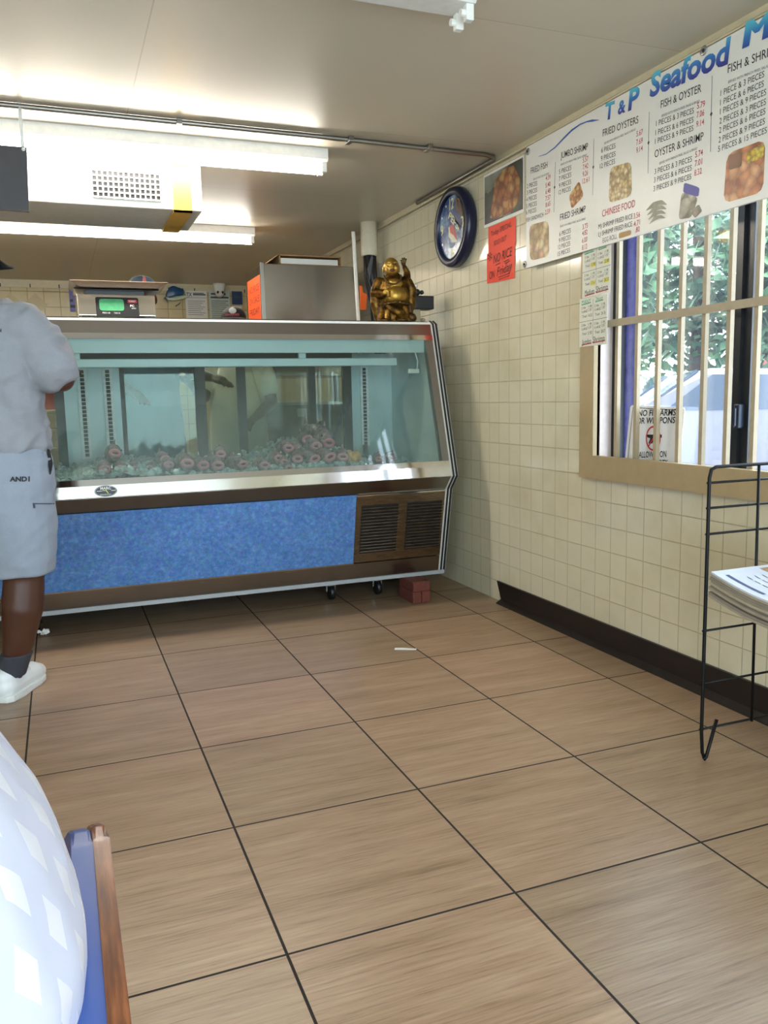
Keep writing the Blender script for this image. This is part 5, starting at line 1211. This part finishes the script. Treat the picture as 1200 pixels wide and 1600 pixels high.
# local: faces -X, back towards +X
def tring(z, xb, depth, hw): return (xb-depth/2, 0, z, depth/2, hw)
SB = [(.50, .115, .24, .17), (.60, .122, .24, .175), (.68, .137, .245, .18), (.75, .145, .25, .185), (.83, .152, .25, .19), (.90, .132, .235, .185), (.96, .098, .20, .165), (1.01, .055, .15, .12), (1.045, .02, .10, .07)]
mb = MB(); mb.rings([tring(z, xb-.012, d-.02, hw-.012) for z, xb, d, hw in SB], 24)
mb.capsule([(-.05, 0, 1.02), (-.085, 0, 1.10)], [.055, .052])
HCs = (-.115, 0, 1.19); head_mesh(mb, HCs, math.pi/2)
for sy in (-1, 1):
    s = Vector((-.02, sy*.185, .93)); e = Vector((-.12, sy*.235, .73)); w_ = Vector((-.33, sy*.17, .70))
    mb.capsule([s, (s+e)/2, e], [.05, .046, .038]); mb.capsule([e, e+(w_-e)*.35, w_], [.04, .037, .026]); hand(mb, w_, (-1, 0, -.1), sy)
    mb.capsule([(-.02, sy*.09, .555), (-.25, sy*.11, .565), (-.42, sy*.12, .545)], [.082, .074, .056]); mb.capsule([(-.42, sy*.12, .545), (-.43, sy*.12, .38), (-.41, sy*.12, .07)], [.055, .053, .036])
    mb.capsule([(-.38, sy*.12, .045), (-.47, sy*.125, .045), (-.57, sy*.13, .032)], [.038, .04, .03])
finish(ps, 'body', mb, SKIN, .008)
face_bits(ps, HCs, math.pi/2)
st_ = NT('white_diamond_weave'); v = st_.coord('Object', (1, 1, 1), rot=(0, .0, 0)); cs = st_.n('ShaderNodeSeparateXYZ'); st_.l(v, cs.inputs[0])
def wave(expr_a, expr_b, sgn):
    a = st_.n('ShaderNodeMath', operation='MULTIPLY_ADD'); st_.l(cs.outputs['Y'], a.inputs[0]); a.inputs[1].default_value = expr_a*sgn
    b = st_.n('ShaderNodeMath', operation='MULTIPLY'); st_.l(cs.outputs['Z'], b.inputs[0]); b.inputs[1].default_value = expr_b; st_.l(b.outputs[0], a.inputs[2])
    f = st_.n('ShaderNodeMath', operation='FRACT'); st_.l(a.outputs[0], f.inputs[0]); g = st_.n('ShaderNodeMath', operation='GREATER_THAN'); st_.l(f.outputs[0], g.inputs[0]); g.inputs[1].default_value = .5; return g.outputs[0]
x1 = wave(24, 13, 1); x2 = wave(24, 13, -1); xm = st_.n('ShaderNodeMath', operation='MULTIPLY'); st_.l(x1, xm.inputs[0]); st_.l(x2, xm.inputs[1])
st_.set(Base_Color=st_.mix(xm.outputs[0], 'c2c2d6', 'dad8e4'), Roughness=st_.ramp(xm.outputs[0], [(0, .7), (1, .35)]))
mb = MB(); mb.rings([tring(z, xb+.004, d+.012, hw+.006) for z, xb, d, hw in SB[:-1]], 24)
mb.rings([tring(z, xb+.004, d+.012, hw+.006) for z, xb, d, hw in [(.49, .12, .26, .185), (.58, .12, .26, .18)]], 24)
for sy in (-1, 1): mb.capsule([Vector((-.01, sy*.12, .935)), Vector((-.02, sy*.185, .93)), Vector((-.075, sy*.212, .815))], [.058, .060, .056], 16)
finish(ps, 'shirt', mb, st_.m, .008, 3, .0015)
mb = MB()
for sy in (-1, 1):
    mb.capsule([(-.02, sy*.09, .565), (-.25, sy*.11, .568), (-.42, sy*.12, .548)], [.084, .083, .065], 16); mb.capsule([(-.42, sy*.12, .54), (-.43, sy*.12, .38), (-.41, sy*.12, .09)], [.064, .062, .052], 16)
mb.capsule([(-.02, -.08, .565), (-.02, .08, .565)], [.085, .085])
finish(ps, 'trousers', mb, plain('navy_trousers', '262c3c', .9), .010, 3)
mb = MB(); c = Vector(HCs); mb.ball(c+Vector((.012, 0, .03)), (.10, .086, .098), 20); mb2 = MB()
hr = obj('hair', mb, plain('dark_hair', '1a1412', .7, bump=.4, scale=90), ps, True, local=True)
for v_ in hr.data.vertices:
    if v_.co.x < c.x-.05 and v_.co.z < c.z+.06: v_.co.x = max(v_.co.x, c.x-.055)
# ================================================================== OUTSIDE THE RIGHT WINDOW
struct('trim_5', MB().box((XW+TH, -12, -.16), (60, 60, -.10)), plain('grey_pavement', '77757a', .9))  # ground outside, one even grey
LEAF = NT('tree_leaf'); v = LEAF.coord(); LEAF.set(Base_Color=LEAF.ramp(LEAF.noise(v, 2.5, 4), [(.3, '3c5c44'), (.5, '557853'), (.7, '789a6e')]), Roughness=.6)
LEAF.b.inputs['Transmission Weight'].default_value = 0.0
BARK = plain('tree_bark', '5a4a3c', .9)
def tree(x, y, h, r, label, n=1500, zc=None):
    root = thing('tree', label, 'tree', (x, y, -.10), group='trees outside the window')
    obj('trunk', MB().tube([(x, y, -.10), (x+.1, y, h*.35), (x, y+.1, h*.7)], [.22, .17, .08], 10), BARK, root, True)
    mb = MB(); zc = zc or h*.6
    for k in range(n):
        u_ = random.uniform(-1, 1); t_ = random.uniform(0, 2*math.pi); q = math.sqrt(1-u_*u_); rr_ = (.45+.55*random.random()**.5)
        lump = 1+.09*math.sin(3*t_+x)+.06*math.sin(7*u_+t_)
        c = Vector((x+r*q*math.cos(t_)*rr_*lump, y+r*q*math.sin(t_)*rr_*lump, zc+h*.44*u_*rr_*lump))
        s = random.uniform(.10, .24); a = Vector((random.uniform(-1, 1), random.uniform(-1, 1), random.uniform(-1, 1))).normalized(); b = a.orthogonal().normalized()
        mb.face([c-a*s, c+b*s*.5, c+a*s, c-b*s*.5])
    obj('foliage', mb, LEAF.m, root, fix=False); return root
tree(8.0, 8.3, 6.5, 1.5, 'leafy green tree outside seen at the left of the window', 4200)
tree(12.6, 10.6, 8.0, 2.2, 'big green tree outside behind the middle window bars', 5200)
tree(11.2, 6.3, 7.0, 1.6, 'green tree outside behind the black window mullion', 4200)
tree(17, 19.5, 10.5, 3.4, 'tall tree farther off outside at the left between the nearer crowns', 4200)
tree(18.6, 13.0, 9.5, 2.9, 'tall tree farther off outside at the right between the nearer crowns', 4200)
def car(x, y, rz, m, label, s=1.):
    root = thing('car', label, 'car', (x, y, -.10), rz)
    body = [(-2.2, .35), (-2.25, .75), (-2.05, .95), (-1.2, 1.0), (-.75, 1.45), (.55, 1.5), (1.2, 1.02), (2.1, .90), (2.3, .65), (2.25, .35)]
    ob = obj('car_body', MB().prism([(a, -.85, b) for a, b in body], (0, 1.7, 0), .07), m, root, local=True)
    gl_ = plain('car_glass', '3a4656', .08)
    obj('windshield', MB().prism([(.60, -.70, 1.47), (1.17, -.74, 1.05), (1.17, .74, 1.05), (.60, .70, 1.47)], (.025, 0, .02)), gl_, root, local=True)
    obj('rear_window', MB().prism([(-.78, -.7, 1.42), (-1.15, -.74, 1.04), (-1.15, .74, 1.04), (-.78, .7, 1.42)], (-.025, 0, .02)), gl_, root, local=True)
    for sy in (-1, 1):
        obj('side_window', MB().prism([(-.95, sy*.852, 1.06), (-.65, sy*.852, 1.40), (.48, sy*.852, 1.43), (.95, sy*.852, 1.06)], (0, sy*.01, 0)), gl_, root, local=True)
        for wx in (-1.35, 1.4):
            w_ = obj('wheel', MB().lathe([(.2, -.1), (.31, -.1), (.33, -.06), (.33, .06), (.31, .1), (.2, .1)], (wx, sy*.80, .33), 24, 'Y'), BLACK, root, True, local=True)
            obj('hubcap', MB().lathe([(.19, -.012), (.19, .012)], (wx, sy*.905, .33), 20, 'Y'), STEEL, w_, local=True)
        obj('headlight', MB().box((2.2, sy*.72-.14, .66), (2.29, sy*.72+.14, .78), .02), WHITE, root, local=True)
    return root
car(6.9, 3.4, 2.5, plain('car_silver', '75757f', .3, .4), 'silver car parked outside behind the window bars')
car(8.6, 6.0, 2.6, plain('car_white', 'a5a5a8', .3), 'white car parked outside farther off behind the no weapons sign')
bl = thing('brick_house', 'red brick house outside at the right edge of the window', 'building', (27, 18, -.1))
obj('house_wall', MB().box((24.0, 16.0, -.1), (30, 21.3, 3.0)), plain('pinkish_brick', '7d4a42', .9, var=.15, scale=8), bl)
obj('house_roof', MB().prism([(23.7, 15.8, 3.0), (30.3, 15.8, 3.0), (27, 15.8, 4.6)], (0, 5.8, 0)), plain('roof_grey', '7c706c', .9), bl)
